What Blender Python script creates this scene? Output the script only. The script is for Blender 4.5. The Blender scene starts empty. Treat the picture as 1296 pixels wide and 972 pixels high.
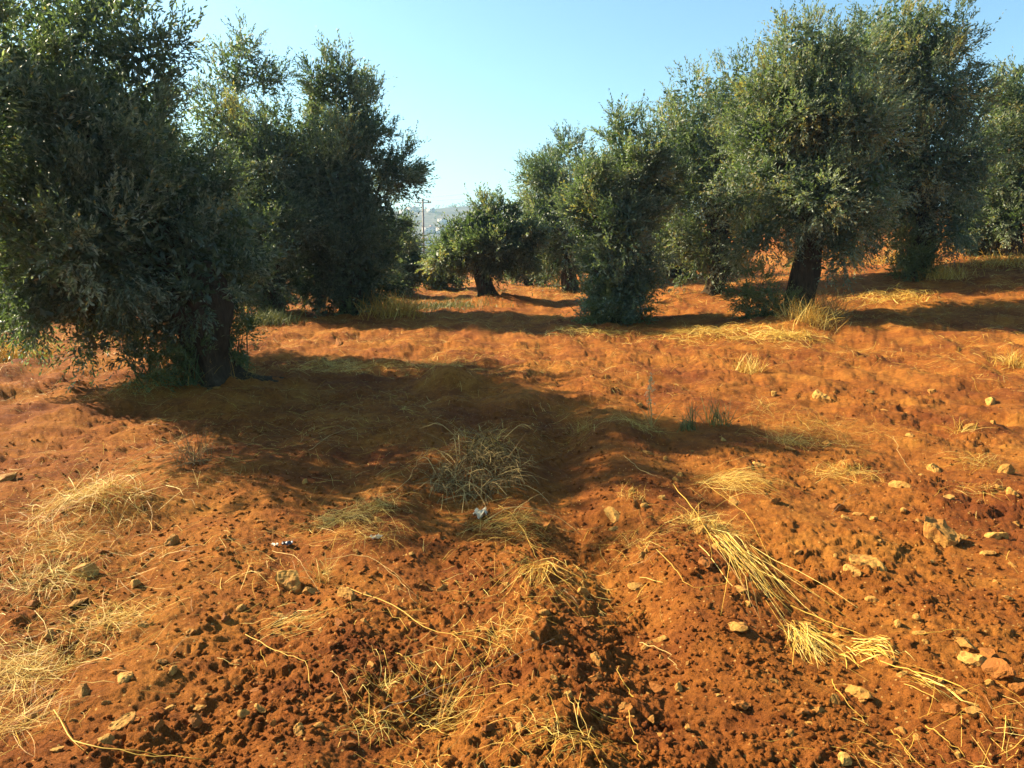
import bpy, math, random
import numpy as np
from mathutils import Vector

R = math.radians
random.seed(4)
rng = np.random.default_rng(11)
S = bpy.context.scene
COL = S.collection

# ------------------------------------------------------------------ camera
F = 979.0                       # focal length in photo pixels (photo 1296 x 972)
CAMZ = 1.6
PITCH = R(10.2)
CP, SP = math.cos(PITCH), math.sin(PITCH)
cam = bpy.data.cameras.new('camera')
cam.sensor_width = 36.0
cam.lens = 36.0 * F / 1296.0
cam.clip_start = 0.05
cam.clip_end = 8000
camo = bpy.data.objects.new('camera', cam)
camo.location = (0, 0, CAMZ)
camo.rotation_euler = (R(90) - PITCH, 0, 0)
COL.objects.link(camo)
S.camera = camo

def ray(px, py):
    u = (px - 648.0) / F; v = (486.0 - py) / F
    return u, CP + v * SP, -SP + v * CP

def at(px, py, Y):
    """the place that stands Y metres away along the view and shows at this photo pixel"""
    dx, dy, dz = ray(px, py)
    t = Y / dy
    return np.array([dx * t, Y, CAMZ + dz * t])

# ------------------------------------------------------------------ noise and terrain
def _hash(ix, iy, seed):
    h = (ix.astype(np.int64) * 374761393 + iy.astype(np.int64) * 668265263 + seed * 974634777) & 0xffffffff
    h = ((h ^ (h >> 13)) * 1274126177) & 0xffffffff
    h = ((h ^ (h >> 16)) * 2246822519) & 0xffffffff
    h = h ^ (h >> 15)
    return (h & 0xffffff) / float(0xffffff)

def vnoise(x, y, seed=0):
    xf = np.floor(x); yf = np.floor(y)
    u = x - xf; v = y - yf
    u = u * u * u * (u * (u * 6 - 15) + 10); v = v * v * v * (v * (v * 6 - 15) + 10)
    xi = xf.astype(np.int64); yi = yf.astype(np.int64)
    a = _hash(xi, yi, seed); b = _hash(xi + 1, yi, seed)
    c = _hash(xi, yi + 1, seed); d = _hash(xi + 1, yi + 1, seed)
    return (a * (1 - u) + b * u) * (1 - v) + (c * (1 - u) + d * u) * v - 0.5

def fbm(x, y, seed=0, octv=4, gain=0.5):
    s = 0; a = 1.0; f = 1.0
    for i in range(octv):
        s = s + a * vnoise(x * f + 17.3 * i, y * f - 9.1 * i, seed + i)
        a *= gain; f *= 2.03
    return s

def lumps(x, y, seed, fill=0.6):
    """rounded clods, one per cell, each with its own size"""
    xf = np.floor(x).astype(np.int64); yf = np.floor(y).astype(np.int64)
    best = np.zeros_like(x)
    for i in (-1, 0, 1):
        for j in (-1, 0, 1):
            cx = xf + i; cy = yf + j
            px = cx + _hash(cx, cy, seed); py = cy + _hash(cx, cy, seed + 1)
            r = 0.25 + 0.6 * _hash(cx, cy, seed + 2)
            on = _hash(cx, cy, seed + 3) < fill
            asp = 0.7 + 0.6 * _hash(cx, cy, seed + 4)
            d2 = ((x - px) * asp) ** 2 + ((y - py) / asp) ** 2
            h = np.sqrt(np.clip(r * r - d2, 0, None)) * on
            best = np.maximum(best, h)
    return best

def chips(x, y, seed):
    """broken clods: every cell is a small tilted facet with its own height, so edges stay sharp"""
    xf = np.floor(x).astype(np.int64); yf = np.floor(y).astype(np.int64)
    best = np.full(x.shape, 9.0); h = np.zeros_like(x)
    for i in (-1, 0, 1):
        for j in (-1, 0, 1):
            cx = xf + i; cy = yf + j
            dx = x - (cx + _hash(cx, cy, seed)); dy = y - (cy + _hash(cx, cy, seed + 1))
            w = 0.6 + 0.8 * _hash(cx, cy, seed + 5)
            d = (dx * dx + dy * dy) * w
            hh = _hash(cx, cy, seed + 2) ** 2 + 0.9 * (_hash(cx, cy, seed + 3) - .5) * dx + 0.9 * (_hash(cx, cy, seed + 4) - .5) * dy - 0.55 * d
            h = np.where(d < best, hh, h); best = np.minimum(d, best)
    return h

def sstep(a, b, x):
    t = np.clip((x - a) / (b - a), 0, 1)
    return t * t * (3 - 2 * t)

def base_h(x, y):
    x = np.asarray(x, float); y = np.asarray(y, float)
    h = 0.105 * np.clip(x - 2.0, 0, 60) * sstep(8.5, 24, y) * (1 - 0.6 * sstep(20, 60, x))
    h = h + 0.04 * np.clip(y - 23, 0, 50) * sstep(5, 16, x)
    h = h + 0.012 * np.clip(-x - 2, 0, 40) * sstep(4, 14, y)
    edge = 44 + 1.3 * np.clip(x, 0, 40)
    h = h - 26 * sstep(edge, edge + 190, y)
    h = h - 3.0 * sstep(40, 140, np.abs(x)) - 2.0 * sstep(20, 90, -y)
    h = h + 0.10 * vnoise(x * 0.16, y * 0.16, 5)
    return h

MOUNDS = []   # x, y, radius, height
def soil_h(x, y):
    x = np.asarray(x, float); y = np.asarray(y, float)
    d = np.hypot(x, y)
    h = base_h(x, y)
    fade = 1 - sstep(35, 70, d)
    wx = x + 0.22 * fbm(x * 0.5, y * 0.35, 31, 3)
    mask = 0.35 + 0.9 * sstep(-0.2, 0.3, fbm(x * 0.35, y * 0.2, 40, 2))
    fur = np.sin(wx * 2 * math.pi / 0.82 + 1.1)
    h = h + fade * 0.020 * mask * fur
    # the open furrow left by the plough, running away from the camera
    fx = 0.42 + 0.10 * np.sin(y * 0.9) + 0.05 * np.sin(y * 2.3)
    h = h - fade * 0.055 * np.exp(-((x - fx) / 0.17) ** 2) * sstep(2.0, 3.2, y) * (1 - sstep(6.3, 8, y))
    h = h + fade * 0.03 * np.exp(-((x - fx - 0.36) / 0.18) ** 2) * sstep(2.4, 3.4, y) * (1 - sstep(6, 8, y))
    h = h + fade * 0.075 * fbm(x * 0.9, y * 0.75, 50, 3, 0.55)
    for mx, my, mr, mh in MOUNDS:
        h = h + mh * np.exp(-(((x - mx) ** 2 + (y - my) ** 2) / (mr * mr)) ** 1.3)
    rough = 0.15 + 1.5 * sstep(-0.22, 0.4, fbm(x * 1.1, y * 1.1, 61, 4, .6))
    h = h + fade * sstep(5, 9, d) * (0.055 * lumps(x * 2.6 + fbm(x * 3, y * 3, 12, 2), y * 2.6, 170, 0.5) + 0.05 * fbm(x * 3.1, y * 3.1, 180, 3, .6))
    near = x
    wx1 = x + 0.035 * fbm(x * 11, y * 11, 3, 3, .6); wy1 = y + 0.035 * fbm(x * 11 + 40, y * 11, 9, 3, .6)
    h = h + fade * (0.25 + 0.75 * rough) * (0.013 * chips(wx1 * 8.0, wy1 * 8.0, 70) + 0.010 * chips(wx1 * 19, wy1 * 19, 80) + 0.006 * chips(wx1 * 43, wy1 * 43, 90))
    h = h + fade * rough * 0.014 * lumps(wx1 * 5.0, wy1 * 5.0, 75, 0.35)
    h = h + fade * (0.018 * fbm(x * 8, y * 8, 100, 4, 0.6) + 0.006 * fbm(x * 50, y * 50, 110, 3, 0.65))
    return h

def ground(px, py):
    """the point of the smooth field that shows at this photo pixel"""
    dx, dy, dz = ray(px, py)
    t0, t1 = 0.5, 120.0
    ts = np.exp(np.linspace(math.log(t0), math.log(t1), 900))
    f = CAMZ + dz * ts - base_h(dx * ts, dy * ts)
    k = np.argmax(f < 0) if (f < 0).any() else len(ts) - 1
    t = ts[k]
    if k:
        a, b = f[k - 1], f[k]
        t = ts[k - 1] + (ts[k] - ts[k - 1]) * a / (a - b)
    return float(dx * t), float(dy * t)

bx_, by_ = ground(606, 590)
MOUNDS.append((bx_, by_ + 0.1, 0.34, 0.20))            # earth under the brush heap
gx_, gy_ = ground(118, 655); MOUNDS.append((gx_, gy_ + 0.1, 0.3, 0.08))
gx_, gy_ = ground(585, 915); MOUNDS.append((gx_ - 0.05, gy_ + 0.04, 0.13, -0.06))
gx_, gy_ = ground(1015, 418); MOUNDS.append((gx_, gy_ + .3, 1.1, 0.18))
gx_, gy_ = ground(268, 490); MOUNDS.append((gx_, gy_ + .1, 0.9, 0.10))
gx_, gy_ = ground(615, 384); MOUNDS.append((gx_ + .4, gy_, 1.1, 0.22))
gx_, gy_ = ground(575, 488); MOUNDS.append((gx_, gy_, 0.4, 0.16))

# ------------------------------------------------------------------ helpers for objects
def mesh_np(name, V, faces, k, mat, tint=None, parent=None, smooth=False):
    """one mesh object from arrays; faces is (n, k)"""
    V = np.asarray(V, np.float32); faces = np.asarray(faces, np.int32)
    me = bpy.data.meshes.new(name)
    me.vertices.add(len(V)); me.vertices.foreach_set('co', V.ravel())
    n = len(faces)
    me.loops.add(n * k); me.loops.foreach_set('vertex_index', faces.ravel())
    me.polygons.add(n)
    me.polygons.foreach_set('loop_start', np.arange(0, n * k, k, dtype=np.int32))
    me.polygons.foreach_set('loop_total', np.full(n, k, np.int32))
    if smooth:
        me.polygons.foreach_set('use_smooth', np.ones(n, bool))
    me.update(calc_edges=True)
    if tint is not None:
        a = me.attributes.new('tint', 'FLOAT', 'POINT')
        a.data.foreach_set('value', np.asarray(tint, np.float32))
    me.materials.append(mat)
    return link(name, me, parent)

def link(name, me, parent=None):
    o = bpy.data.objects.new(name, me); COL.objects.link(o)
    if parent is not None: o.parent = parent
    return o

def tag(o, label=None, cat=None, group=None, kind=None):
    if label: o['label'] = label
    if cat: o['category'] = cat
    if group: o['group'] = group
    if kind: o['kind'] = kind
    return o

def empty(name, loc, rz=0.0):
    o = bpy.data.objects.new(name, None); COL.objects.link(o)
    o.location = loc; o.rotation_euler = (0, 0, rz); o.empty_display_size = 0.2
    return o

class Bag:
    """collects quads of several shapes for one mesh"""
    def __init__(self): self.V = []; self.F = []; self.T = []; self.n = 0
    def add(self, V, Fc, tint=None):
        V = np.asarray(V, float).reshape(-1, 3); Fc = np.asarray(Fc, int)
        self.V.append(V); self.F.append(Fc + self.n); self.n += len(V)
        t = np.zeros(len(V)) if tint is None else np.broadcast_to(np.asarray(tint, float), (len(V),))
        self.T.append(t)
    def build(self, name, mat, parent=None, smooth=False):
        F_ = np.concatenate(self.F)
        return mesh_np(name, np.concatenate(self.V), F_, F_.shape[1], mat, np.concatenate(self.T), parent, smooth)

def tube(path, rad, n=10, knob=0.0, seed=0, flute=0.0, cap=True, roots=0.0):
    """swept tube with quads; knob = relative lumpiness"""
    P = np.asarray(path, float); m = len(P)
    r = np.asarray(rad, float)
    T = np.gradient(P, axis=0); T /= np.linalg.norm(T, axis=1)[:, None] + 1e-9
    ref = np.array([0.31, 0.95, 0.02]) if abs(T[:, 2]).mean() > 0.6 else np.array([0.05, 0.1, 1.0])
    A = np.cross(T, ref); A /= np.linalg.norm(A, axis=1)[:, None] + 1e-9
    B = np.cross(T, A)
    th = np.linspace(0, 2 * math.pi, n, endpoint=False)
    g = np.random.default_rng(seed)
    ph = g.random(4) * 6.28
    rr = r[:, None] * np.ones((m, n))
    if knob:
        k = np.arange(m)[:, None]
        rr = rr * (1 + knob * (np.sin(2 * th[None] + ph[0] + k * 0.5) * 0.5 + np.sin(3 * th[None] + ph[1] - k * 0.4) * 0.5
                               + 0.5 * np.sin(5 * th[None] + ph[2] + k * 0.9)) + knob * 0.6 * (g.random((m, n)) - 0.5))
    if flute:
        rr = rr * (1 + flute * np.abs(np.sin(3.5 * th[None] + ph[3])))
    if roots:
        s_ = np.linspace(0, 1, m)[:, None]
        rr = rr * (1 + roots * np.exp(-s_ * 7) * (0.5 + np.cos(5 * th[None] + ph[0]) + 0.5 * np.cos(3 * th[None] + ph[1])))
    V = P[:, None] + rr[..., None] * (np.cos(th)[None, :, None] * A[:, None] + np.sin(th)[None, :, None] * B[:, None])
    V = V.reshape(-1, 3)
    Fq = []
    for i in range(m - 1):
        for j in range(n):
            a = i * n + j; b = i * n + (j + 1) % n
            Fq.append((a, b, b + n, a + n))
    if cap and n % 2 == 0:
        o = (m - 1) * n
        for j in range(1, n // 2):
            Fq.append((o + j - 1 if j > 1 else o, o + j, o + n - j - 1 + 0, o + (n - j) % n) if j > 1 else (o, o + 1, o + n - 2, o + n - 1))
    return V, np.array(Fq)

def spline(pts, n):
    P = np.asarray(pts, float)
    if len(P) == 2:
        t = np.linspace(0, 1, n)[:, None]
        return P[0] * (1 - t) + P[1] * t
    Q = np.vstack([2 * P[0] - P[1], P, 2 * P[-1] - P[-2]])
    out = []
    seg = len(P) - 1
    for s in np.linspace(0, seg - 1e-6, n):
        i = int(s); t = s - i
        p0, p1, p2, p3 = Q[i], Q[i + 1], Q[i + 2], Q[i + 3]
        out.append(0.5 * ((2 * p1) + (-p0 + p2) * t + (2 * p0 - 5 * p1 + 4 * p2 - p3) * t * t + (-p0 + 3 * p1 - 3 * p2 + p3) * t ** 3))
    return np.array(out)

# ------------------------------------------------------------------ materials
def new_mat(name):
    m = bpy.data.materials.new(name); m.use_nodes = True
    nt = m.node_tree
    return m, nt, nt.nodes, nt.links, nt.nodes['Principled BSDF']

def ramp(nodes, stops):
    r = nodes.new('ShaderNodeValToRGB')
    e = r.color_ramp.elements
    e[0].position, e[0].color = stops[0][0], (*stops[0][1], 1)
    e[1].position, e[1].color = stops[-1][0], (*stops[-1][1], 1)
    for p, c in stops[1:-1]:
        x = e.new(p); x.color = (*c, 1)
    return r

def tint_mat(name, stops, rough=0.7, spec=0.3, transl=0.0, tcol=None):
    m, nt, N, L, P = new_mat(name)
    a = N.new('ShaderNodeAttribute'); a.attribute_name = 'tint'
    r = ramp(N, stops)
    L.new(a.outputs['Fac'], r.inputs['Fac'])
    L.new(r.outputs['Color'], P.inputs['Base Color'])
    P.inputs['Roughness'].default_value = rough
    P.inputs['Specular IOR Level'].default_value = spec
    if transl:
        t = N.new('ShaderNodeBsdfTranslucent')
        mx = N.new('ShaderNodeMix'); mx.data_type = 'RGBA'; mx.blend_type = 'MULTIPLY'; mx.inputs[0].default_value = 1
        L.new(r.outputs['Color'], mx.inputs[6]); mx.inputs[7].default_value = (*(tcol or (1, 1, 1)), 1)
        L.new(mx.outputs[2], t.inputs['Color'])
        sh = N.new('ShaderNodeMixShader'); sh.inputs[0].default_value = transl
        L.new(P.outputs[0], sh.inputs[1]); L.new(t.outputs[0], sh.inputs[2])
        L.new(sh.outputs[0], N['Material Output'].inputs['Surface'])
    return m

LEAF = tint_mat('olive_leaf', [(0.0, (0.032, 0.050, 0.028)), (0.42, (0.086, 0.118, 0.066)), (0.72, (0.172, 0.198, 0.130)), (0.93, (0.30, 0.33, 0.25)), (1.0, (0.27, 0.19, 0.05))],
                0.50, 0.4, 0.36, (1.4, 1.6, 0.6))
LEAF_FRESH = tint_mat('fresh_leaf', [(0.0, (0.040, 0.066, 0.016)), (0.5, (0.085, 0.115, 0.03)), (1.0, (0.19, 0.19, 0.06))], 0.45, 0.5, 0.28, (1.3, 1.4, 0.5))
WEED = tint_mat('green_weed', [(0.0, (0.07, 0.085, 0.022)), (1.0, (0.22, 0.21, 0.06))], 0.6, 0.3, 0.25)
STRAW = tint_mat('dry_straw', [(0.0, (0.24, 0.11, 0.016)), (0.3, (0.46, 0.24, 0.030)), (0.75, (0.66, 0.40, 0.055)), (1.0, (0.80, 0.58, 0.16))], 0.6, 0.35, 0.15)
GREYSTRAW = tint_mat('grey_brush', [(0.0, (0.10, 0.060, 0.020)), (0.6, (0.25, 0.16, 0.055)), (1.0, (0.44, 0.30, 0.11))], 0.8, 0.2)

def soil_material():
    m, nt, N, L, P = new_mat('red_soil')
    tc = N.new('ShaderNodeTexCoord')
    def noise(scale, detail=4, rough=0.6):
        n = N.new('ShaderNodeTexNoise'); n.inputs['Scale'].default_value = scale
        n.inputs['Detail'].default_value = detail; n.inputs['Roughness'].default_value = rough
        L.new(tc.outputs['Object'], n.inputs['Vector']); return n
    n1 = noise(0.8, 6, 0.65); n2 = noise(23, 7, 0.75); n3 = noise(190, 4, 0.7)
    r1 = ramp(N, [(0.34, (0.175, 0.047, 0.0095)), (0.5, (0.270, 0.086, 0.013)), (0.66, (0.350, 0.132, 0.0195))])
    L.new(n1.outputs['Fac'], r1.inputs['Fac'])
    r2 = ramp(N, [(0.30, (0.62, 0.58, 0.58)), (0.5, (0.98, 0.97, 0.96)), (0.70, (1.28, 1.30, 1.38))])
    L.new(n2.outputs['Fac'], r2.inputs['Fac'])
    mx = N.new('ShaderNodeMix'); mx.data_type = 'RGBA'; mx.blend_type = 'MULTIPLY'; mx.inputs[0].default_value = 1
    L.new(r1.outputs[0], mx.inputs[6]); L.new(r2.outputs[0], mx.inputs[7])
    r3 = ramp(N, [(0.34, (0.64, 0.62, 0.62)), (0.5, (1, 1, 1)), (0.68, (1.38, 1.42, 1.55))])
    L.new(n3.outputs['Fac'], r3.inputs['Fac'])
    m2 = N.new('ShaderNodeMix'); m2.data_type = 'RGBA'; m2.blend_type = 'MULTIPLY'; m2.inputs[0].default_value = 1
    L.new(mx.outputs[2], m2.inputs[6]); L.new(r3.outputs[0], m2.inputs[7])
    # pale specks: chips of stone and chaff worked into the soil
    vo = N.new('ShaderNodeTexVoronoi'); vo.inputs['Scale'].default_value = 48
    L.new(tc.outputs['Object'], vo.inputs['Vector'])
    sp = N.new('ShaderNodeSeparateColor'); L.new(vo.outputs['Color'], sp.inputs[0])
    ga = N.new('ShaderNodeMath'); ga.operation = 'GREATER_THAN'; ga.inputs[1].default_value = 0.86; L.new(sp.outputs[0], ga.inputs[0])
    gb_ = N.new('ShaderNodeMath'); gb_.operation = 'LESS_THAN'; gb_.inputs[1].default_value = 0.24; L.new(vo.outputs['Distance'], gb_.inputs[0])
    gm = N.new('ShaderNodeMath'); gm.operation = 'MULTIPLY'; L.new(ga.outputs[0], gm.inputs[0]); L.new(gb_.outputs[0], gm.inputs[1])
    n4 = noise(5.5, 5, 0.65)
    r4 = ramp(N, [(0.34, (0.74, 0.66, 0.66)), (0.52, (1, 1, 1)), (0.68, (1.14, 1.18, 1.2))]); L.new(n4.outputs['Fac'], r4.inputs['Fac'])
    m4 = N.new('ShaderNodeMix'); m4.data_type = 'RGBA'; m4.blend_type = 'MULTIPLY'; m4.inputs[0].default_value = 1
    L.new(m2.outputs[2], m4.inputs[6]); L.new(r4.outputs[0], m4.inputs[7]); m2 = m4
    m3 = N.new('ShaderNodeMix'); m3.data_type = 'RGBA'; L.new(gm.outputs[0], m3.inputs[0])
    L.new(m2.outputs[2], m3.inputs[6]); m3.inputs[7].default_value = (0.46, 0.25, 0.07, 1)
    L.new(m3.outputs[2], P.inputs['Base Color'])
    P.inputs['Roughness'].default_value = 0.95; P.inputs['Specular IOR Level'].default_value = 0.12
    ad = N.new('ShaderNodeMath'); ad.operation = 'MULTIPLY_ADD'; ad.inputs[1].default_value = 0.5
    L.new(n3.outputs['Fac'], ad.inputs[0]); L.new(n2.outputs['Fac'], ad.inputs[2])
    b = N.new('ShaderNodeBump'); b.inputs['Strength'].default_value = 1.0; b.inputs['Distance'].default_value = 0.022
    L.new(ad.outputs[0], b.inputs['Height']); L.new(b.outputs[0], P.inputs['Normal'])
    return m
SOIL = soil_material()

def stone_material(name, c0, c1, c2):
    m, nt, N, L, P = new_mat(name)
    tc = N.new('ShaderNodeTexCoord'); oi = N.new('ShaderNodeObjectInfo')
    n = N.new('ShaderNodeTexNoise'); n.inputs['Scale'].default_value = 26; n.inputs['Detail'].default_value = 7
    L.new(tc.outputs['Object'], n.inputs['Vector'])
    ma = N.new('ShaderNodeMath'); ma.operation = 'MULTIPLY_ADD'; ma.inputs[1].default_value = 0.35
    L.new(oi.outputs['Random'], ma.inputs[0]); L.new(n.outputs['Fac'], ma.inputs[2])
    r = ramp(N, [(0.40, c0), (0.66, c1), (0.95, c2)])
    L.new(ma.outputs[0], r.inputs['Fac'])
    st = N.new('ShaderNodeTexNoise'); st.inputs['Scale'].default_value = 2.2; st.inputs['Detail'].default_value = 6; st.inputs['Roughness'].default_value = 0.7
    L.new(tc.outputs['Object'], st.inputs['Vector'])
    sr = ramp(N, [(0.46, (0, 0, 0)), (0.62, (0.8, 0.8, 0.8))]); L.new(st.outputs['Fac'], sr.inputs['Fac'])
    dm = N.new('ShaderNodeMix'); dm.data_type = 'RGBA'; L.new(sr.outputs[0], dm.inputs[0])
    L.new(r.outputs[0], dm.inputs[6]); dm.inputs[7].default_value = (0.25, 0.085, 0.014, 1)
    L.new(dm.outputs[2], P.inputs['Base Color'])
    P.inputs['Roughness'].default_value = 0.85; P.inputs['Specular IOR Level'].default_value = 0.25
    b = N.new('ShaderNodeBump'); b.inputs['Strength'].default_value = 0.5; b.inputs['Distance'].default_value = 0.01
    L.new(n.outputs['Fac'], b.inputs['Height']); L.new(b.outputs[0], P.inputs['Normal'])
    return m
STONE = stone_material('ochre_limestone', (0.27, 0.115, 0.022), (0.42, 0.205, 0.038), (0.52, 0.30, 0.070))
CLOD = stone_material('hard_red_clod', (0.165, 0.048, 0.008), (0.27, 0.09, 0.0125), (0.36, 0.14, 0.02))

def bark_material():
    m, nt, N, L, P = new_mat('olive_bark')
    tc = N.new('ShaderNodeTexCoord'); mp = N.new('ShaderNodeMapping'); mp.inputs['Scale'].default_value = (9, 9, 2.2)
    L.new(tc.outputs['Object'], mp.inputs['Vector'])
    n = N.new('ShaderNodeTexNoise'); n.inputs['Scale'].default_value = 2.2; n.inputs['Detail'].default_value = 8; n.inputs['Roughness'].default_value = 0.7
    L.new(mp.outputs[0], n.inputs['Vector'])
    r = ramp(N, [(0.32, (0.022, 0.014, 0.007)), (0.55, (0.065, 0.043, 0.023)), (0.75, (0.13, 0.092, 0.052))])
    L.new(n.outputs['Fac'], r.inputs['Fac']); L.new(r.outputs[0], P.inputs['Base Color'])
    P.inputs['Roughness'].default_value = 0.95; P.inputs['Specular IOR Level'].default_value = 0.1
    b = N.new('ShaderNodeBump'); b.inputs['Strength'].default_value = 1.0; b.inputs['Distance'].default_value = 0.05
    L.new(n.outputs['Fac'], b.inputs['Height']); L.new(b.outputs[0], P.inputs['Normal'])
    return m
BARK = bark_material()

def plain(name, col, rough=0.7, spec=0.4, metal=0.0, var=0.25, scale=8):
    m, nt, N, L, P = new_mat(name)
    tc = N.new('ShaderNodeTexCoord')
    n = N.new('ShaderNodeTexNoise'); n.inputs['Scale'].default_value = scale; n.inputs['Detail'].default_value = 5
    L.new(tc.outputs['Object'], n.inputs['Vector'])
    r = ramp(N, [(0.3, tuple(c * (1 - var) for c in col)), (0.7, tuple(min(1, c * (1 + var)) for c in col))])
    L.new(n.outputs['Fac'], r.inputs['Fac']); L.new(r.outputs[0], P.inputs['Base Color'])
    P.inputs['Roughness'].default_value = rough; P.inputs['Specular IOR Level'].default_value = spec; P.inputs['Metallic'].default_value = metal
    return m
POLE = plain('weathered_pole', (0.22, 0.20, 0.18))
WIRE = plain('cable', (0.18, 0.12, 0.10))
CERAMIC = plain('insulator', (0.35, 0.32, 0.30), 0.3)
HWALL = plain('house_wall', (0.62, 0.56, 0.48), 0.9)
HROOF = plain('house_roof', (0.36, 0.20, 0.15), 0.9)
HWIN = plain('house_window', (0.05, 0.06, 0.07), 0.2)
PLAST = plain('crumpled_plastic', (0.62, 0.52, 0.34), 0.4, 0.5, 0, 0.12)
BLUEPL = plain('dark_blue_plastic', (0.045, 0.045, 0.06), 0.4, 0.5)
TWIG = plain('bleached_twig', (0.48, 0.30, 0.095), 0.7, 0.3, 0, 0.25, 14)
DARKTWIG = plain('dry_twig', (0.26, 0.17, 0.09), 0.8, 0.3, 0, 0.3, 14)

def hill_material():
    m, nt, N, L, P = new_mat('hillside')
    tc = N.new('ShaderNodeTexCoord')
    n = N.new('ShaderNodeTexNoise'); n.inputs['Scale'].default_value = 0.02; n.inputs['Detail'].default_value = 8; n.inputs['Roughness'].default_value = 0.75
    v = N.new('ShaderNodeTexNoise'); v.inputs['Scale'].default_value = 0.16; v.inputs['Detail'].default_value = 6; v.inputs['Roughness'].default_value = 0.8
    L.new(tc.outputs['Object'], n.inputs['Vector']); L.new(tc.outputs['Object'], v.inputs['Vector'])
    r = ramp(N, [(0.36, (0.05, 0.045, 0.036)), (0.52, (0.10, 0.082, 0.062)), (0.66, (0.16, 0.12, 0.09))])
    L.new(n.outputs['Fac'], r.inputs['Fac'])
    r2 = ramp(N, [(0.44, (0.25, 0.32, 0.24)), (0.54, (1, 1, 1))])
    L.new(v.outputs['Fac'], r2.inputs['Fac'])
    mx = N.new('ShaderNodeMix'); mx.data_type = 'RGBA'; mx.blend_type = 'MULTIPLY'; mx.inputs[0].default_value = 1
    L.new(r.outputs[0], mx.inputs[6]); L.new(r2.outputs[0], mx.inputs[7]); L.new(mx.outputs[2], P.inputs['Base Color'])
    P.inputs['Roughness'].default_value = 1
    return m
HILL = hill_material()

# ------------------------------------------------------------------ the field: one sheet out to the horizon
def build_field():
    th = np.concatenate([np.linspace(-180, -52, 40, endpoint=False), np.linspace(-52, 52, 1060, endpoint=False), np.linspace(52, 180, 40, endpoint=False)])
    th = np.radians(th)
    inv = np.linspace(1 / 1.25, 1 / 48.0, 860)
    rr = np.concatenate([np.linspace(0.05, 1.25, 40, endpoint=False), 1 / inv, np.exp(np.linspace(math.log(49.5), math.log(2600), 60))])
    X = rr[:, None] * np.sin(th)[None]; Y = rr[:, None] * np.cos(th)[None]
    Z = soil_h(X, Y)
    nr, nt_ = X.shape
    V = np.stack([X, Y, Z], -1).reshape(-1, 3)
    i = np.arange(nr - 1)[:, None]; j = np.arange(nt_)[None]
    jn = (j + 1) % nt_
    Fq = np.stack([i * nt_ + j, i * nt_ + jn, (i + 1) * nt_ + jn, (i + 1) * nt_ + j], -1).reshape(-1, 4)[:, ::-1]
    # close the small hole under the camera
    o = mesh_np('ground', V, Fq, 4, SOIL, smooth=True)
    tag(o, 'ploughed red soil of the olive field', kind='structure'); return o
build_field()

# ------------------------------------------------------------------ the hill across the valley
def hill_h(x, y):
    prof = sstep(430, 960, y)
    crest = 74 + 9 * np.sin(x * 0.008 + 0.9) + 10 * fbm(x * 0.006, y * 0.004, 7, 3)
    return -30 + prof * crest + 5 * fbm(x * 0.02, y * 0.02, 17, 3) * prof - 20 * sstep(1000, 1500, y)
xs = np.linspace(-1100, 1100, 300); ys = np.linspace(400, 1500, 130)
XX, YY = np.meshgrid(xs, ys)
ZZ = hill_h(XX, YY)
ny, nx = XX.shape
i = np.arange(ny - 1)[:, None]; j = np.arange(nx - 1)[None]
Fq = np.stack([i * nx + j, i * nx + j + 1, (i + 1) * nx + j + 1, (i + 1) * nx + j], -1).reshape(-1, 4)
tag(mesh_np('hill', np.stack([XX, YY, ZZ], -1).reshape(-1, 3), Fq, 4, HILL, smooth=True), 'hazy brown hillside across the valley', kind='structure')

# ------------------------------------------------------------------ leaves
def unit(a): return a / (np.linalg.norm(a, axis=-1, keepdims=True) + 1e-9)

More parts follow.
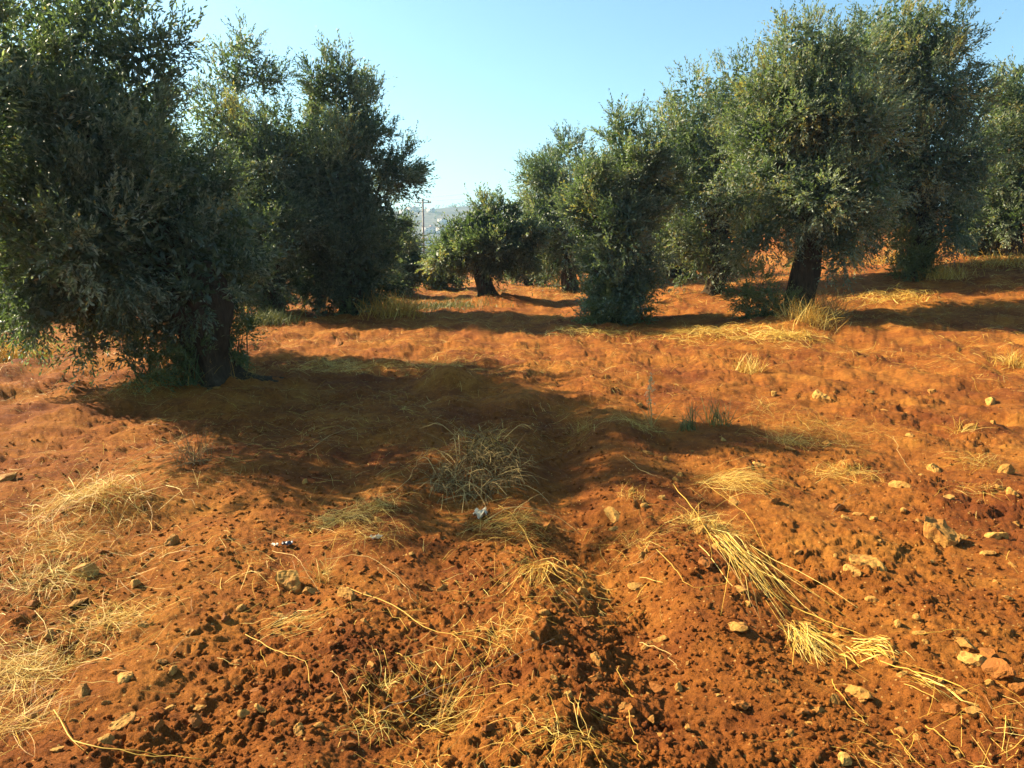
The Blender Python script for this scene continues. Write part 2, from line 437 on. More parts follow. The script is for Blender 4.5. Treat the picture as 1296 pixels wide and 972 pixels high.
def leaf_cloud(lobes, count, leaf_len, leaf_w, seed, shade=0.5, upw=0.55, per=13, spray=0.30):
    """olive sprays on the outside of every lobe: lobes = [(centre, radius)], returns V, F, tint of narrow leaf blades"""
    g = np.random.default_rng(seed)
    C = np.array([l[0] for l in lobes]); Rr = np.array([l[1] for l in lobes])
    zmin = (C[:, 2] - Rr).min(); zmax = (C[:, 2] + Rr).max()
    w = Rr ** 2 / (Rr ** 2).sum()
    nsp = max(20, count // per)
    which = g.choice(len(lobes), nsp, p=w)
    # each lobe carries its own clumps of sprays
    K = 10
    clump_dir = unit(g.normal(size=(len(lobes), K, 3)))
    clump_sz = g.uniform(0.22, 0.40, (len(lobes), K))
    clump_tint = g.normal(0, 0.20, (len(lobes), K))
    kk = g.integers(0, K, nsp)
    rnd = unit(g.normal(size=(nsp, 3)))
    incl = g.random(nsp) < 0.86
    cd = clump_dir[which, kk]
    off = np.where(incl[:, None], cd * g.uniform(0.60, 0.98, (nsp, 1)) + rnd * clump_sz[which, kk][:, None] * g.random((nsp, 1)) ** 0.5,
                   rnd * g.uniform(0.25, 0.95, (nsp, 1)))
    P0 = C[which] + off * Rr[which][:, None] * np.array([1, 1, 1.05])
    outw = unit(off + 1e-6)
    hgt = (P0[:, 2] - zmin) / (zmax - zmin + 1e-6)
    up = (upw * (hgt * 1.6 - 0.35))[:, None] * np.array([0, 0, 1.0])
    D = unit(outw * 0.5 + cd * 0.45 + up + g.normal(size=(nsp, 3)) * 0.28)
    Ls = spray * g.uniform(0.55, 1.25, nsp)
    stint = shade + np.where(incl, clump_tint[which, kk], -0.08) + g.normal(0, 0.06, nsp)
    # long leading shoots stick out of the crown
    lead = g.random(nsp) < 0.05
    Ls = np.where(lead, Ls * 1.7, Ls)
    # leaves along each spray
    t = (np.arange(per)[None] + g.random((nsp, per))) / per
    bend = g.normal(size=(nsp, 1, 3)) * 0.12
    pos = P0[:, None] + D[:, None] * (t * Ls[:, None])[..., None] + bend * (t ** 2 * Ls[:, None])[..., None]
    side = unit(np.cross(D[:, None], g.normal(size=(nsp, per, 3))))
    ld = unit(D[:, None] * g.uniform(0.6, 1.0, (nsp, per, 1)) + side * g.uniform(0.3, 0.85, (nsp, per, 1)))
    L = leaf_len * g.uniform(0.65, 1.2, (nsp, per)) * (1 - 0.35 * t)
    W = leaf_w * g.uniform(0.75, 1.2, (nsp, per))
    nrm = unit(np.cross(ld, g.normal(size=(nsp, per, 3)) * 0.8 + outw[:, None] * 0.6 + np.array([0, 0, 0.5])))
    wd = nrm * W[..., None] * 0.5
    a = pos; b = pos + ld * (L * 0.45)[..., None] + wd; c = pos + ld * L[..., None]; d = pos + ld * (L * 0.45)[..., None] - wd
    V = np.stack([a, b, c, d], 2).reshape(-1, 3)
    n = nsp * per
    Fq = np.arange(n * 4).reshape(-1, 4)
    lt = stint[:, None] + g.normal(0, 0.13, (nsp, per)) + (g.random((nsp, per)) < 0.10) * g.uniform(0.15, 0.45, (nsp, per))
    tint = np.repeat(np.clip(lt, 0, 0.99).reshape(-1), 4)
    return V, Fq, tint

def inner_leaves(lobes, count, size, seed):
    """larger leaves with a darker tint, filling the inside of the crown"""
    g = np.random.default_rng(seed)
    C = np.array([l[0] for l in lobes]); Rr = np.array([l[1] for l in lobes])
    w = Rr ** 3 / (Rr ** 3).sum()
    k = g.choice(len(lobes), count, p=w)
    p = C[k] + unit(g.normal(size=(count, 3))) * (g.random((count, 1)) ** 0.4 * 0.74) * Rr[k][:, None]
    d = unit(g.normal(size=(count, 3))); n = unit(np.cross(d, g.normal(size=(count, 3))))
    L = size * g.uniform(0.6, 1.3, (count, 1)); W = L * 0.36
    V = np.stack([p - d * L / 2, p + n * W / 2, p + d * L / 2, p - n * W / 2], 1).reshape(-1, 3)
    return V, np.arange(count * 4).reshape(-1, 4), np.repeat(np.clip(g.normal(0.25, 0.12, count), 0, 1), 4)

def tree(name, base, px_lobes, Y, budget, leaf, label, cat='olive tree', group='olive trees of the grove', trunk=None,
         trunk_r=0.25, fork=1.2, shade=0.5, back=True, suckers=(), seed=1, mat=None, limbs=7, spray=0.30, inner=0.08, lean=(0, 0)):
    """an Empty at the foot; children: trunk (with limb sub-parts), crown, root shoots"""
    bx, by = base
    bz = float(soil_h(np.array([bx]), np.array([by]))[0]) - 0.04
    root = empty(name, (bx, by, bz))
    tag(root, label, cat, group)
    O = np.array([bx, by, bz])
    g = np.random.default_rng(seed)
    lobes = []
    for l in px_lobes:
        px, py, rp = l[:3]; dy = l[3] if len(l) > 3 else g.uniform(-0.25, 0.25)
        c = at(px, py, Y + dy); r = rp / F * (Y + dy); r = max(0.55 * r, r - 0.20 * spray)
        lobes.append((c - O, r))
    if back:
        cy = np.mean([l[0][1] for l in lobes])
        ztop = max(l[0][2] + l[1] for l in lobes)
        for c, r in list(lobes):
            if r > 0.32 and c[2] < ztop - 1.1:
                lobes.append((c + np.array([g.normal(0, .15), 1.15 * r + g.uniform(0.1, 0.5), g.normal(-0.1, .15)]), r * 0.92))
                if r > 0.6: lobes.append((c + np.array([g.normal(0, .15), -0.6 * r, -0.12 * r]), r * 0.72))
    # trunk
    fk = np.array([lean[0], lean[1], fork])
    pts = [np.array([0, 0, -0.12]), np.array([lean[0] * .15 + g.normal(0, .02), 0, fork * 0.2]), fk * 0.6 + np.array([g.normal(0, .05), g.normal(0, .05), 0]), fk]
    path = spline(pts, 14)
    s = np.linspace(0, 1, 14)
    rad = trunk_r * (1 + 0.55 * np.exp(-s * 11) - 0.15 * s + 0.12 * np.sin(s * 7 + seed))
    b = Bag(); V, Fc = tube(path, rad, 28, 0.13, seed, 0.24, roots=0.42); b.add(V, Fc)
    tr = b.build('trunk', BARK, root, smooth=True)
    order = sorted(range(len(px_lobes)), key=lambda k: -lobes[k][1])[:limbs]
    for q, k in enumerate(order):
        c, r = lobes[k]
        end = c + np.array([0, 0, 0.2 * r])
        st = fk * (g.uniform(0.62, 0.85) if q < 3 else g.uniform(0.80, 0.97)) + np.array([g.normal(0, trunk_r * .3), g.normal(0, trunk_r * .3), 0])
        mid = st * 0.5 + end * 0.5 + np.array([g.normal(0, .12), g.normal(0, .12), 0.10 * np.linalg.norm(end - st)])
        lp = spline([st, mid, end], 10)
        lr = trunk_r * (g.uniform(0.5, 0.66) if q < 3 else g.uniform(0.3, 0.42)) * (1 - 0.82 * np.linspace(0, 1, 10))
        bb = Bag(); V, Fc = tube(lp, lr, 8, 0.08, seed + q); bb.add(V, Fc)
        # two side branches per limb
        for w in range(2):
            i0 = 4 + 3 * w; e2 = lp[i0] + (unit(g.normal(size=3)) + np.array([0, 0, .5])) * r * 0.7
            V, Fc = tube(spline([lp[i0], (lp[i0] + e2) / 2 + g.normal(0, .04, 3), e2], 6), lr[i0] * np.linspace(.7, .15, 6), 6, 0.05, seed + q + w); bb.add(V, Fc)
        bb.build('limb', BARK, tr, smooth=True)
    cr = Bag()
    V, Fc, T = leaf_cloud(lobes, int(budget * 0.8), leaf * 1.2, leaf * 0.29, seed, shade, spray=spray); cr.add(V, Fc, T)
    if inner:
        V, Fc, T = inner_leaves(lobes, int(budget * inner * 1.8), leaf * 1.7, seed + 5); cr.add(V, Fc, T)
    cr.build('crown', mat or LEAF, root)
    for q, sk in enumerate(suckers):
        px, py, rp = sk[:3]; dy = sk[3] if len(sk) > 3 else -0.25
        Yl = by + dy
        c = at(px, py, Yl) - O; r = rp / F * Yl
        sb = Bag()
        sl = [(c + np.array([g.normal(0, r * .35), g.normal(0, r * .35), r * h_]), r * 0.62) for h_ in (-0.75, -0.3, 0.2, 0.65)]
        V, Fc, T = leaf_cloud(sl, int(sk[4]) if len(sk) > 4 else 5000, leaf * 0.75, leaf * 0.24, seed + 40 + q, shade + 0.12, upw=0.9, spray=0.22); sb.add(V, Fc, T)
        for w in range(9):
            p0 = np.array([c[0] + g.normal(0, r * .3), c[1] + g.normal(0, r * .3), -0.02]); p1 = c + np.array([g.normal(0, r * .6), g.normal(0, r * .5), r * g.uniform(0.2, 1.0)])
            V, Fc = tube(spline([p0, (p0 + p1) / 2 + g.normal(0, .03, 3), p1], 5), np.linspace(.012, .004, 5), 4); sb.add(V, Fc, 0.3)
        sb.build('root_shoots', LEAF_FRESH, root)
    return root

GA = ground(270, 492)
tree('olive_tree', GA, [(100, 45, 72, .1), (185, 75, 58, 0), (60, 115, 80, -.4), (150, 180, 88, -.3), (215, 245, 80, .1), (45, 250, 100, -.5),
                        (130, 300, 105, -.6), (235, 335, 72, -.2), (50, 355, 85, -.3), (125, 405, 55, -.3), (-10, 200, 72, -.3), (-15, 310, 75, 0), (-30, 10, 50, -1.3),
                        (285, 290, 50, .4), (-20, 70, 70, -.9), (195, 405, 50, 0), (150, 10, 52, .2), (215, 45, 28, .2), (40, 15, 55, .3), (110, 445, 28, -.2),
                        (20, 405, 40, .2), (290, 345, 30, .2), (175, 445, 25, -.3), (250, 375, 40, -.4), (150, 150, 60, 1.9), (60, 200, 75, 2.0), (200, 225, 62, 1.7), (120, 260, 70, 2.0), (-60, 110, 70, -1.8), (-140, 90, 70, -2.5), (-130, 190, 66, -2.3), (-90, 240, 60, -1.9), (-150, 20, 52, -2.5)],
     GA[1], 235000, 0.066, 'large near olive tree at the left with a thick dark trunk', trunk_r=0.25, fork=1.25,
     shade=0.42, suckers=[(185, 462, 34, -.35, 3500), (300, 430, 18, .25, 3000), (240, 455, 24, -.3, 2500)], seed=3, limbs=10, lean=(-0.18, 0.0))
GB = ground(345, 402)
tree('olive_tree', GB, [(300, 85, 38, 0), (335, 100, 36, .2), (285, 150, 45, .2), (330, 190, 62, 0), (285, 250, 55, 0), (350, 285, 68, -.2), (345, 345, 50, 0), (290, 330, 48, .2),
                        (265, 200, 30, .3), (340, 390, 22, -.2), (310, 55, 20, 0), (270, 90, 20, 0), (360, 150, 22, .2), (375, 240, 42, .2), (255, 300, 45, .3)],
     GB[1], 100000, 0.085, 'narrow-topped olive tree right behind the large near tree on the left', trunk_r=0.2, fork=1.5, shade=0.48, seed=7, limbs=7, spray=.36,
     suckers=[(343, 392, 16, -.2, 2500)])
GB2 = ground(445, 398)
tree('olive_tree', GB2, [(425, 110, 38, 0), (402, 95, 20, 0), (440, 95, 15, 0), (450, 165, 52, .2), (395, 180, 45, 0), (495, 215, 38, .2), (515, 230, 18, .1), (420, 240, 75, -.3), (472, 275, 44, .1), (440, 325, 62, -.3),
                         (395, 350, 42, 0), (465, 360, 40, .1), (492, 320, 28, .2), (525, 252, 12, 0), (410, 385, 28, 0), (460, 385, 26, 0)],
     GB2[1], 100000, 0.092, 'dark olive tree with a ragged right edge against the sky', trunk_r=0.22, fork=1.3, back=False, shade=0.45, seed=9, limbs=8, spray=.38,
     suckers=[(440, 398, 20, -.3, 2500)])
GG = ground(617, 383)
tree('olive_tree', GG, [(605, 287, 29), (580, 312, 24), (638, 293, 29), (622, 312, 30), (662, 315, 24), (588, 320, 18), (650, 324, 15), (640, 264, 12), (612, 266, 14), (560, 325, 18), (668, 300, 18), (622, 325, 22)],
     GG[1], 60000, 0.115, 'small round olive tree with a leaning dark trunk standing in the middle distance', trunk_r=0.20, fork=1.0, shade=0.5, seed=12, limbs=6, spray=.42, lean=(-0.28, .1))
GC = ground(778, 408)
tree('olive_tree', GC, [(788, 170, 30), (800, 215, 46), (755, 235, 42), (770, 280, 52), (805, 270, 40), (800, 325, 42), (765, 330, 40), (775, 365, 46), (757, 390, 26), (800, 388, 26), (780, 155, 12), (740, 265, 25), (815, 355, 25), (828, 235, 38), (825, 195, 30)],
     GC[1], 90000, 0.085, 'bushy olive tree with leaves right down to the soil, in the centre of the field', trunk_r=0.18, fork=1.0, shade=0.56, seed=15, limbs=6, spray=.34,
     suckers=[(755, 392, 24, -.3, 5000), (800, 394, 24, -.3, 5000), (778, 388, 24, -.5, 4000)])
GC2 = ground(722, 370)
tree('olive_tree', GC2, [(720, 190, 24), (695, 225, 38), (668, 222, 18), (690, 275, 42), (720, 260, 42), (715, 310, 34), (685, 315, 24), (740, 215, 24), (670, 255, 20), (735, 180, 10), (722, 342, 22), (698, 340, 18)],
     GC2[1], 65000, 0.105, 'upright olive tree half hidden behind the left side of the bushy tree in the centre', trunk_r=0.22, fork=1.3, shade=0.52, seed=18, limbs=6, spray=.40)
GD2 = ground(905, 372)
tree('olive_tree', GD2, [(880, 115, 34), (850, 125, 22), (920, 105, 26), (865, 175, 48), (915, 165, 50), (865, 240, 48), (915, 235, 55), (880, 300, 42), (925, 300, 40), (845, 290, 25), (945, 130, 34), (850, 205, 34), (840, 245, 34), (960, 190, 52), (950, 270, 46), (838, 150, 24), (945, 100, 34), (900, 200, 60), (835, 300, 36), (900, 325, 38), (930, 335, 26)],
     GD2[1], 85000, 0.098, 'broad olive tree with drooping branches, between the bushy tree and the big right tree', trunk_r=0.24, fork=1.4, shade=0.62, seed=21, limbs=7, spray=.40)
GD = ground(1012, 402)
tree('olive_tree', GD, [(1010, 55, 38), (985, 95, 38), (1045, 85, 45), (1030, 35, 18), (1040, 150, 60), (985, 165, 48), (965, 215, 48), (1015, 240, 62), (1075, 220, 66), (955, 160, 38), (1095, 270, 44), (1000, 130, 58), (1020, 75, 48), (1075, 150, 56), (1070, 60, 36), (960, 110, 30), (985, 285, 38), (1055, 290, 45), (960, 300, 30), (1085, 160, 40),
                        (1070, 320, 26, -.7), (1075, 110, 35), (940, 250, 28)],
     GD[1], 140000, 0.082, 'big olive tree on the right with golden dry grass at its foot', trunk_r=0.24, fork=1.75, shade=0.64, seed=24, limbs=9, spray=.36, lean=(0.12, 0),
     suckers=[(965, 378, 30, -.3, 7000), (985, 395, 20, -.4, 3500), (950, 400, 20, -.3, 3000)])
GE = ground(1163, 348)
tree('olive_tree', GE, [(1125, 30, 40), (1185, 45, 50), (1090, 80, 54), (1095, 160, 64), (1230, 100, 30), (1155, 60, 56), (1225, 195, 40), (1105, 225, 56), (1165, 18, 22), (1215, 65, 28), (1165, 105, 62), (1215, 130, 36), (1120, 120, 48), (1225, 160, 26), (1150, 195, 68), (1205, 215, 50), (1120, 250, 48), (1185, 275, 48),
                        (1235, 250, 26), (1140, 290, 30), (1215, 285, 26), (1100, 60, 30), (1240, 215, 16)],
     GE[1], 135000, 0.098, 'tallest olive tree, on the right, with pale shoots around its foot', trunk_r=0.26, fork=1.3, shade=0.62, seed=27, limbs=9, spray=.42,
     suckers=[(1163, 322, 34, -.4, 9000), (1175, 338, 20, -.5, 3500), (1148, 335, 16, -.5, 2500)])
GF = ground(1275, 322)
tree('olive_tree', GF, [(1280, 125, 34), (1310, 110, 45), (1265, 175, 34), (1310, 190, 55), (1268, 230, 34), (1310, 260, 50), (1275, 275, 32), (1340, 150, 60), (1340, 240, 60), (1285, 100, 16), (1250, 235, 16)],
     GF[1], 80000, 0.115, 'olive tree cut off by the right edge of the view', trunk_r=0.26, fork=1.2, shade=0.6, seed=30, limbs=7, spray=.45)
# smaller trees farther back
BT = [
 ((513, 376), [(505, 305, 24), (520, 335, 22), (492, 330, 26), (510, 352, 16), (480, 345, 20)], 30000, 'far dark olive tree with a thin lit trunk behind the ragged dark tree', None, 31, 0.16),
 ((553, 366), [(552, 338, 15), (566, 346, 14), (545, 347, 14), (560, 358, 9), (535, 340, 11)], 30000, 'yellow-green bush-like tree left of the small round tree', LEAF_FRESH, 33, 0.12),
 ((668, 362), [(662, 325, 20), (680, 335, 16), (655, 340, 14), (690, 322, 18)], 30000, 'low dark olive tree just right of the small round tree', None, 35, 0.16),
 ((852, 352), [(845, 318, 26), (870, 325, 24), (825, 325, 20), (860, 340, 14), (890, 330, 20)], 26000, 'far low olive tree seen under the drooping branches of the broad tree', None, 37, 0.16),
 ((1235, 322), [(1235, 280, 24), (1255, 290, 22), (1245, 305, 16), (1222, 295, 16)], 24000, 'far olive tree seen between the tallest tree and the right edge', None, 39, 0.16),
 ((95, 392), [(90, 330, 50), (40, 345, 45), (140, 345, 45), (70, 375, 28), (120, 372, 28)], 36000, 'olive tree hidden behind the large near tree on the left', None, 41, 0.2),
 ((-35, 400), [(-30, 330, 50), (-70, 345, 45), (10, 350, 40), (-40, 375, 28), (5, 378, 20)], 32000, 'olive tree behind the left edge of the view', None, 43, 0.2),
 ((210, 378), [(210, 320, 42), (250, 340, 30), (180, 340, 34), (225, 355, 22)], 26000, 'olive tree seen through the gap beside the thick dark trunk', None, 45, 0.2),
]
for bp, lb, bud, lab, mt, sd, tr_ in BT:
    gb = ground(*bp)
    tree('olive_tree', gb, lb, gb[1], bud, 0.004 * gb[1] + 0.02, lab, trunk_r=tr_, fork=0.8, shade=0.5, seed=sd, mat=mt, limbs=4, spray=.5, inner=0.15)

# a last far row closes the grove: copies of one tree with its parts
def copy_tree(o, parent=None):
    c = o.copy(); COL.objects.link(c); c.parent = parent
    for ch in [k for k in bpy.data.objects if k.parent == o]: copy_tree(ch, c)
    return c
gb = ground(760, 343)
proto = tree('olive_tree', gb, [(760, 312, 24), (778, 322, 20), (742, 322, 20), (765, 330, 16)], gb[1], 16000, 0.17, 'far olive tree in the last row of the grove', trunk_r=0.2,
             group='far olive trees of the last row', fork=0.8, seed=51, limbs=4, spray=.55, inner=.15)
PY = gb[1]
for k, (x, y, s_, rz) in enumerate([(9.5, 43, 1.0, 1.1), (15.5, 52, 1.1, 2.3), (22, 54, 1.2, 3.9), (31, 50, 1.2, 5.1), (-12.5, 42, 1.0, .6), (-20, 40, 1.2, 2.9), (-27, 37, 1.2, 4.2), (38, 44, 1.2, 1.7)]):
    c = copy_tree(proto)
    c.location = (x, y, float(base_h(x, y)) - 0.05); c.rotation_euler = (0, 0, rz); c.scale = (s_, s_, s_)

# ------------------------------------------------------------------ stones
def rock_mesh(seed, cuts=9, sub=4, flat=1.0):
    import bmesh
    bm = bmesh.new(); bmesh.ops.create_icosphere(bm, subdivisions=sub, radius=1.0)
    g = np.random.default_rng(seed)
    P = np.array([v.co[:] for v in bm.verts])
    for k in range(cuts):
        n = unit(g.normal(size=3)); d = g.uniform(0.36, 0.78)
        e = P @ n - d
        P = P - np.clip(e, 0, None)[:, None] * n
    P *= np.array([1.0, g.uniform(0.6, 0.85), g.uniform(0.45, 0.75) * flat])
    nz = g.normal(0, 1, P.shape) * 0.010 + 0.10 * np.stack([fbm(P[:, 0] * 3 + 5 * q + seed, P[:, 1] * 3 + P[:, 2] * 2.3, seed + q, 3) for q in range(3)], -1)
    P += nz
    for v, p in zip(bm.verts, P): v.co = p
    me = bpy.data.meshes.new('stone'); bm.to_mesh(me); bm.free()
    return me
ROCKS = []
for s_ in range(14):
    me = rock_mesh(200 + s_, 7 + s_ % 5); me.materials.append(STONE); ROCKS.append(me)
CLODS = []
for s_ in range(5):
    me = rock_mesh(300 + s_, 16); me.materials.append(CLOD); CLODS.append(me)

def stone(px, py, w, label, group=None, rock=None, rz=None, tilt=0.3, sink=0.42, tall=1.0, name='stone', cat='stone'):
    x, y = ground(px, py)
    d = math.hypot(x, y)
    r = w / F * d * 0.62
    me = rock if rock is not None else random.choice(ROCKS)
    z = float(soil_h(np.array([x]), np.array([y]))[0])
    o = link(name, me)
    o.location = (x, y, z + r * (0.5 - sink) * tall); o.scale = (r, r, r * tall)
    o.rotation_euler = (random.uniform(-tilt, tilt), random.uniform(-tilt, tilt), random.uniform(0, 6.28) if rz is None else rz)
    tag(o, label, cat, group); return o

NAMED = [
 (1187, 682, 40, 'large angular stone standing upright on the bare soil at the right', 1, 1.5),
 (1098, 720, 36, 'broad flat ochre stone with a smaller stone touching its left side', 5, 0.9),
 (1078, 728, 22, 'small flat stone touching the left side of the broad ochre stone', 6, .9),
 (1137, 617, 26, 'flat pale stone lying alone left of the yellow tuft at the right', 2, .7),
 (1183, 593, 22, 'wedge-shaped stone beside the yellow tuft at the right', 3, 1.),
 (1042, 508, 26, 'pale stone nearest the shadow of the big tree on the right', 4, 1.),
 (1217, 828, 30, 'smooth rounded pale stone at the tip of a yellow stalk near the right edge', 7, .9),
 (1088, 874, 28, 'flat stone casting a dark shadow beside the lower end of the straw bundle', 8, .8),
 (1057, 882, 18, 'upended narrow stone left of the flat stone at the lower end of the straw bundle', 9, 1.4),
 (1068, 962, 26, 'pale stone at the bottom edge of the view towards the right', 10, .9),
 (365, 733, 42, 'largest stone left of centre, its front face in deep shade', 11, 1.1),
 (392, 742, 24, 'dark stone leaning on the right side of the largest stone left of centre', 12, 1.),
 (438, 757, 26, 'brown pointed stone at the upper end of the long straw stalk', 13, 1.3),
 (352, 768, 22, 'squat ochre stone just below the largest stone left of centre', 0, 1.),
 (157, 924, 30, 'tall blocky stone near the bottom left corner', 1, 1.5),
 (134, 946, 22, 'small stone tucked in front of the tall blocky stone at the bottom left', 3, 1.2),
 (157, 861, 30, 'flat pale stone above the tall blocky stone at the bottom left', 6, .8),
 (107, 877, 22, 'pinkish blocky stone left of the flat pale stone at the bottom left', 8, 1.),
 (108, 721, 28, 'grey pitted stone below the golden grass heap at the left', 2, 1.3),
 (97, 755, 26, 'thin flat slab stone below the grey pitted stone at the left', 5, .6),
 (170, 731, 18, 'small yellow stone right of the grey pitted stone', 10, 1.2),
 (217, 686, 18, 'small upended stone on the red soil right of the golden heap', 9, 1.3),
 (755, 842, 24, 'bright cracked stone in the lower middle of the field', 4, 1.),
 (840, 930, 24, 'pale stone with a sharp shadow at the bottom, right of centre', 7, 1.),
 (932, 806, 30, 'knobbly yellow stone left of the straw bundle', 12, .9),
 (807, 735, 22, 'rounded yellow stone right of the furrow', 0, .9),
 (735, 748, 18, 'reddish yellow stone on the left lip of the furrow', 11, 1.),
 (775, 652, 30, 'reddish flat stone at the tip of the big shadow', 13, .7),
 (10, 612, 30, 'dark stone at the left edge, half buried above the golden heap', 12, .8),
 (930, 632, 24, 'flat tan stone under the straw at the head of the bundle', 5, .8),
 (1232, 850, 30, 'rough clod-like stone just below the smooth rounded pale stone', 2, 1.),
 (890, 682, 20, 'grey-brown stone under dry stems left of the straw bundle', 8, 1.),
]
for px, py, w, lab, k, tall in NAMED:
    stone(px, py, w, lab, rock=ROCKS[k % 14], tall=tall)
SMALL = [(1086, 647, 15), (1105, 652, 14), (1145, 655, 13), (1272, 602, 18), (1112, 690, 16), (1262, 680, 20), (465, 754, 16), (250, 888, 18), (778, 664, 14), (762, 766, 12), (820, 803, 18),
         (836, 800, 18), (658, 947, 18), (820, 577, 16), (1280, 636, 18), (1142, 915, 16), (1163, 926, 14), (570, 925, 20), (705, 713, 14), (935, 760, 20), (870, 920, 14), (1105, 760, 15),
         (1250, 700, 14), (980, 860, 16), (1010, 700, 14), (300, 830, 18), (310, 910, 16), (520, 700, 14), (560, 735, 16), (330, 905, 16), (600, 830, 14), (240, 800, 14), (205, 840, 12),
         (1000, 570, 16), (960, 590, 14), (1150, 560, 12), (1230, 545, 14), (1100, 500, 12), (1180, 500, 12), (1255, 510, 14), (690, 800, 14), (720, 905, 16), (470, 850, 14), (420, 890, 16),
         (380, 940, 18), (905, 700, 16), (860, 860, 16), (1000, 930, 18), (1230, 915, 20), (1190, 870, 14), (1275, 760, 16), (1160, 790, 14), (35, 900, 18), (60, 800, 16), (180, 790, 14),
         (280, 700, 12), (330, 660, 12), (520, 650, 10), (700, 880, 14), (560, 860, 14), (1025, 790, 14), (640, 740, 12), (860, 600, 14), (1045, 560, 12), (915, 560, 12), (1200, 640, 14)]
gs = np.random.default_rng(91)
for k in range(95):
    py = 470 + 490 * gs.random() ** 0.8; px = gs.uniform(700, 1290) if gs.random() < .68 else gs.uniform(20, 700)
    SMALL.append((px, py, gs.uniform(7, 15) * (0.7 + (py - 470) / 900)))
for px, py, w in SMALL:
    stone(px, py, w, 'small ochre stone half sunk in the ploughed red soil', 'small stones strewn over the ploughed field')
CL = [(470, 760, 22), (620, 945, 24), (790, 900, 30), (940, 890, 26), (755, 865, 24), (895, 733, 28), (250, 915, 28), (1262, 868, 40), (1248, 845, 26), (1205, 905, 26), (430, 795, 22), (320, 865, 22),
      (330, 855, 18), (565, 880, 24), (700, 945, 20), (85, 820, 24), (40, 760, 22), (285, 780, 18), (980, 640, 20), (1060, 640, 20), (690, 660, 18), (640, 700, 20), (1015, 900, 24), (1120, 840, 22),
      (520, 790, 20), (830, 860, 26), (905, 870, 22), (200, 930, 24), (440, 950, 26), (1290, 890, 26), (60, 870, 22), (130, 700, 16), (740, 800, 18), (1140, 740, 18), (590, 690, 18), (430, 440, 20), (410, 462, 14)]
for px, py, w in CL:
    stone(px, py, w, 'hard dark red clod of ploughed earth', 'hard clods of red earth', rock=random.choice(CLODS), tall=1.1, name='earth_clod', cat='clod')

# crumbs of earth: nobody could count them
def crumbs(n, rmin, rmax, smin, smax, seed):
    g = np.random.default_rng(seed)
    iv = g.uniform(1 / rmax, 1 / rmin, n) if rmax < 30 else None
    r = 1 / iv; a = R(50) * g.uniform(-1, 1, n)
    x = r * np.sin(a); y = r * np.cos(a)
    keep = fbm(x * 1.2, y * 1.2, 130, 3) + g.normal(0, .25, n) > -0.05
    x, y = x[keep], y[keep]; n = len(x)
    z = soil_h(x, y)
    t = (1 + 5 ** 0.5) / 2
    ico = unit(np.array([(-1, t, 0), (1, t, 0), (-1, -t, 0), (1, -t, 0), (0, -1, t), (0, 1, t), (0, -1, -t), (0, 1, -t), (t, 0, -1), (t, 0, 1), (-t, 0, -1), (-t, 0, 1)], float))
    fc = np.array([(0, 11, 5), (0, 5, 1), (0, 1, 7), (0, 7, 10), (0, 10, 11), (1, 5, 9), (5, 11, 4), (11, 10, 2), (10, 7, 6), (7, 1, 8), (3, 9, 4), (3, 4, 2), (3, 2, 6), (3, 6, 8), (3, 8, 9), (4, 9, 5), (2, 4, 11), (6, 2, 10), (8, 6, 7), (9, 8, 1)])
    s = (smin + (smax - smin) * g.random(n) ** 3)
    V = ico[None] * (s[:, None, None] * g.uniform(0.35, 1.3, (n, 12, 1))) * np.stack([g.uniform(.7, 1.3, n), g.uniform(.7, 1.3, n), g.uniform(.5, .95, n)], -1)[:, None]
    V = V + np.stack([x, y, z + s * 0.25], -1)[:, None]
    Fq = (fc[None] + 12 * np.arange(n)[:, None, None]).reshape(-1, 3)
    return V.reshape(-1, 3), Fq
V, Fq = crumbs(75000, 1.6, 14, 0.0015, 0.016, 5)
tag(mesh_np('earth_crumbs', V, Fq, 3, SOIL), 'loose crumbs of red earth', 'soil crumbs', kind='stuff')

# ------------------------------------------------------------------ straw and grass
def blades(x, y, z, head, elev, length, width, curl, g, segs=4, tmean=0.6, tsd=0.2, follow=False, off=0.004, hsd=0.22):
    """ribbons: each blade starts at (x,y,z), leaves at heading/elevation and bends by curl along its length"""
    n = len(x)
    P = np.zeros((n, segs + 1, 3)); P[:, 0] = np.stack([x, y, z], -1)
    h = np.array(head, float).copy(); e = np.array(elev, float).copy()
    hc = g.normal(0, hsd * .7, n)
    for k in range(segs):
        st = (length / segs)
        d = np.stack([np.cos(e) * np.cos(h), np.cos(e) * np.sin(h), np.sin(e)], -1)
        P[:, k + 1] = P[:, k] + d * st[:, None]
        e = e - curl / segs; h = h + hc
    if follow:
        zz = soil_h(P[..., 0].ravel(), P[..., 1].ravel()).reshape(n, segs + 1)
        lift = P[..., 2] - z[:, None]
        P[..., 2] = zz + np.maximum(lift, 0) + off
    W = np.stack([-np.sin(h), np.cos(h), g.normal(0, .5, n)], -1); W = unit(W)
    tp = np.array([1.0, 1.0, .9, .7, .25, .2])[:segs + 1] if segs < 5 else np.linspace(1, .3, segs + 1)
    if segs < 3: tp = np.linspace(1, .6, segs + 1)
    A = P - W[:, None] * (width[:, None] * tp[None])[..., None] * .5
    B = P + W[:, None] * (width[:, None] * tp[None])[..., None] * .5
    V = np.stack([A, B], 2).reshape(n, -1, 3)
    f = np.array([(2 * k, 2 * k + 1, 2 * k + 3, 2 * k + 2) for k in range(segs)])
    Fq = (f[None] + (2 * (segs + 1)) * np.arange(n)[:, None, None]).reshape(-1, 4)
    T = np.repeat(np.clip(g.normal(tmean - .06, tsd * 1.7, n), 0, 1), 2 * (segs + 1))
    return V.reshape(-1, 3), Fq, T

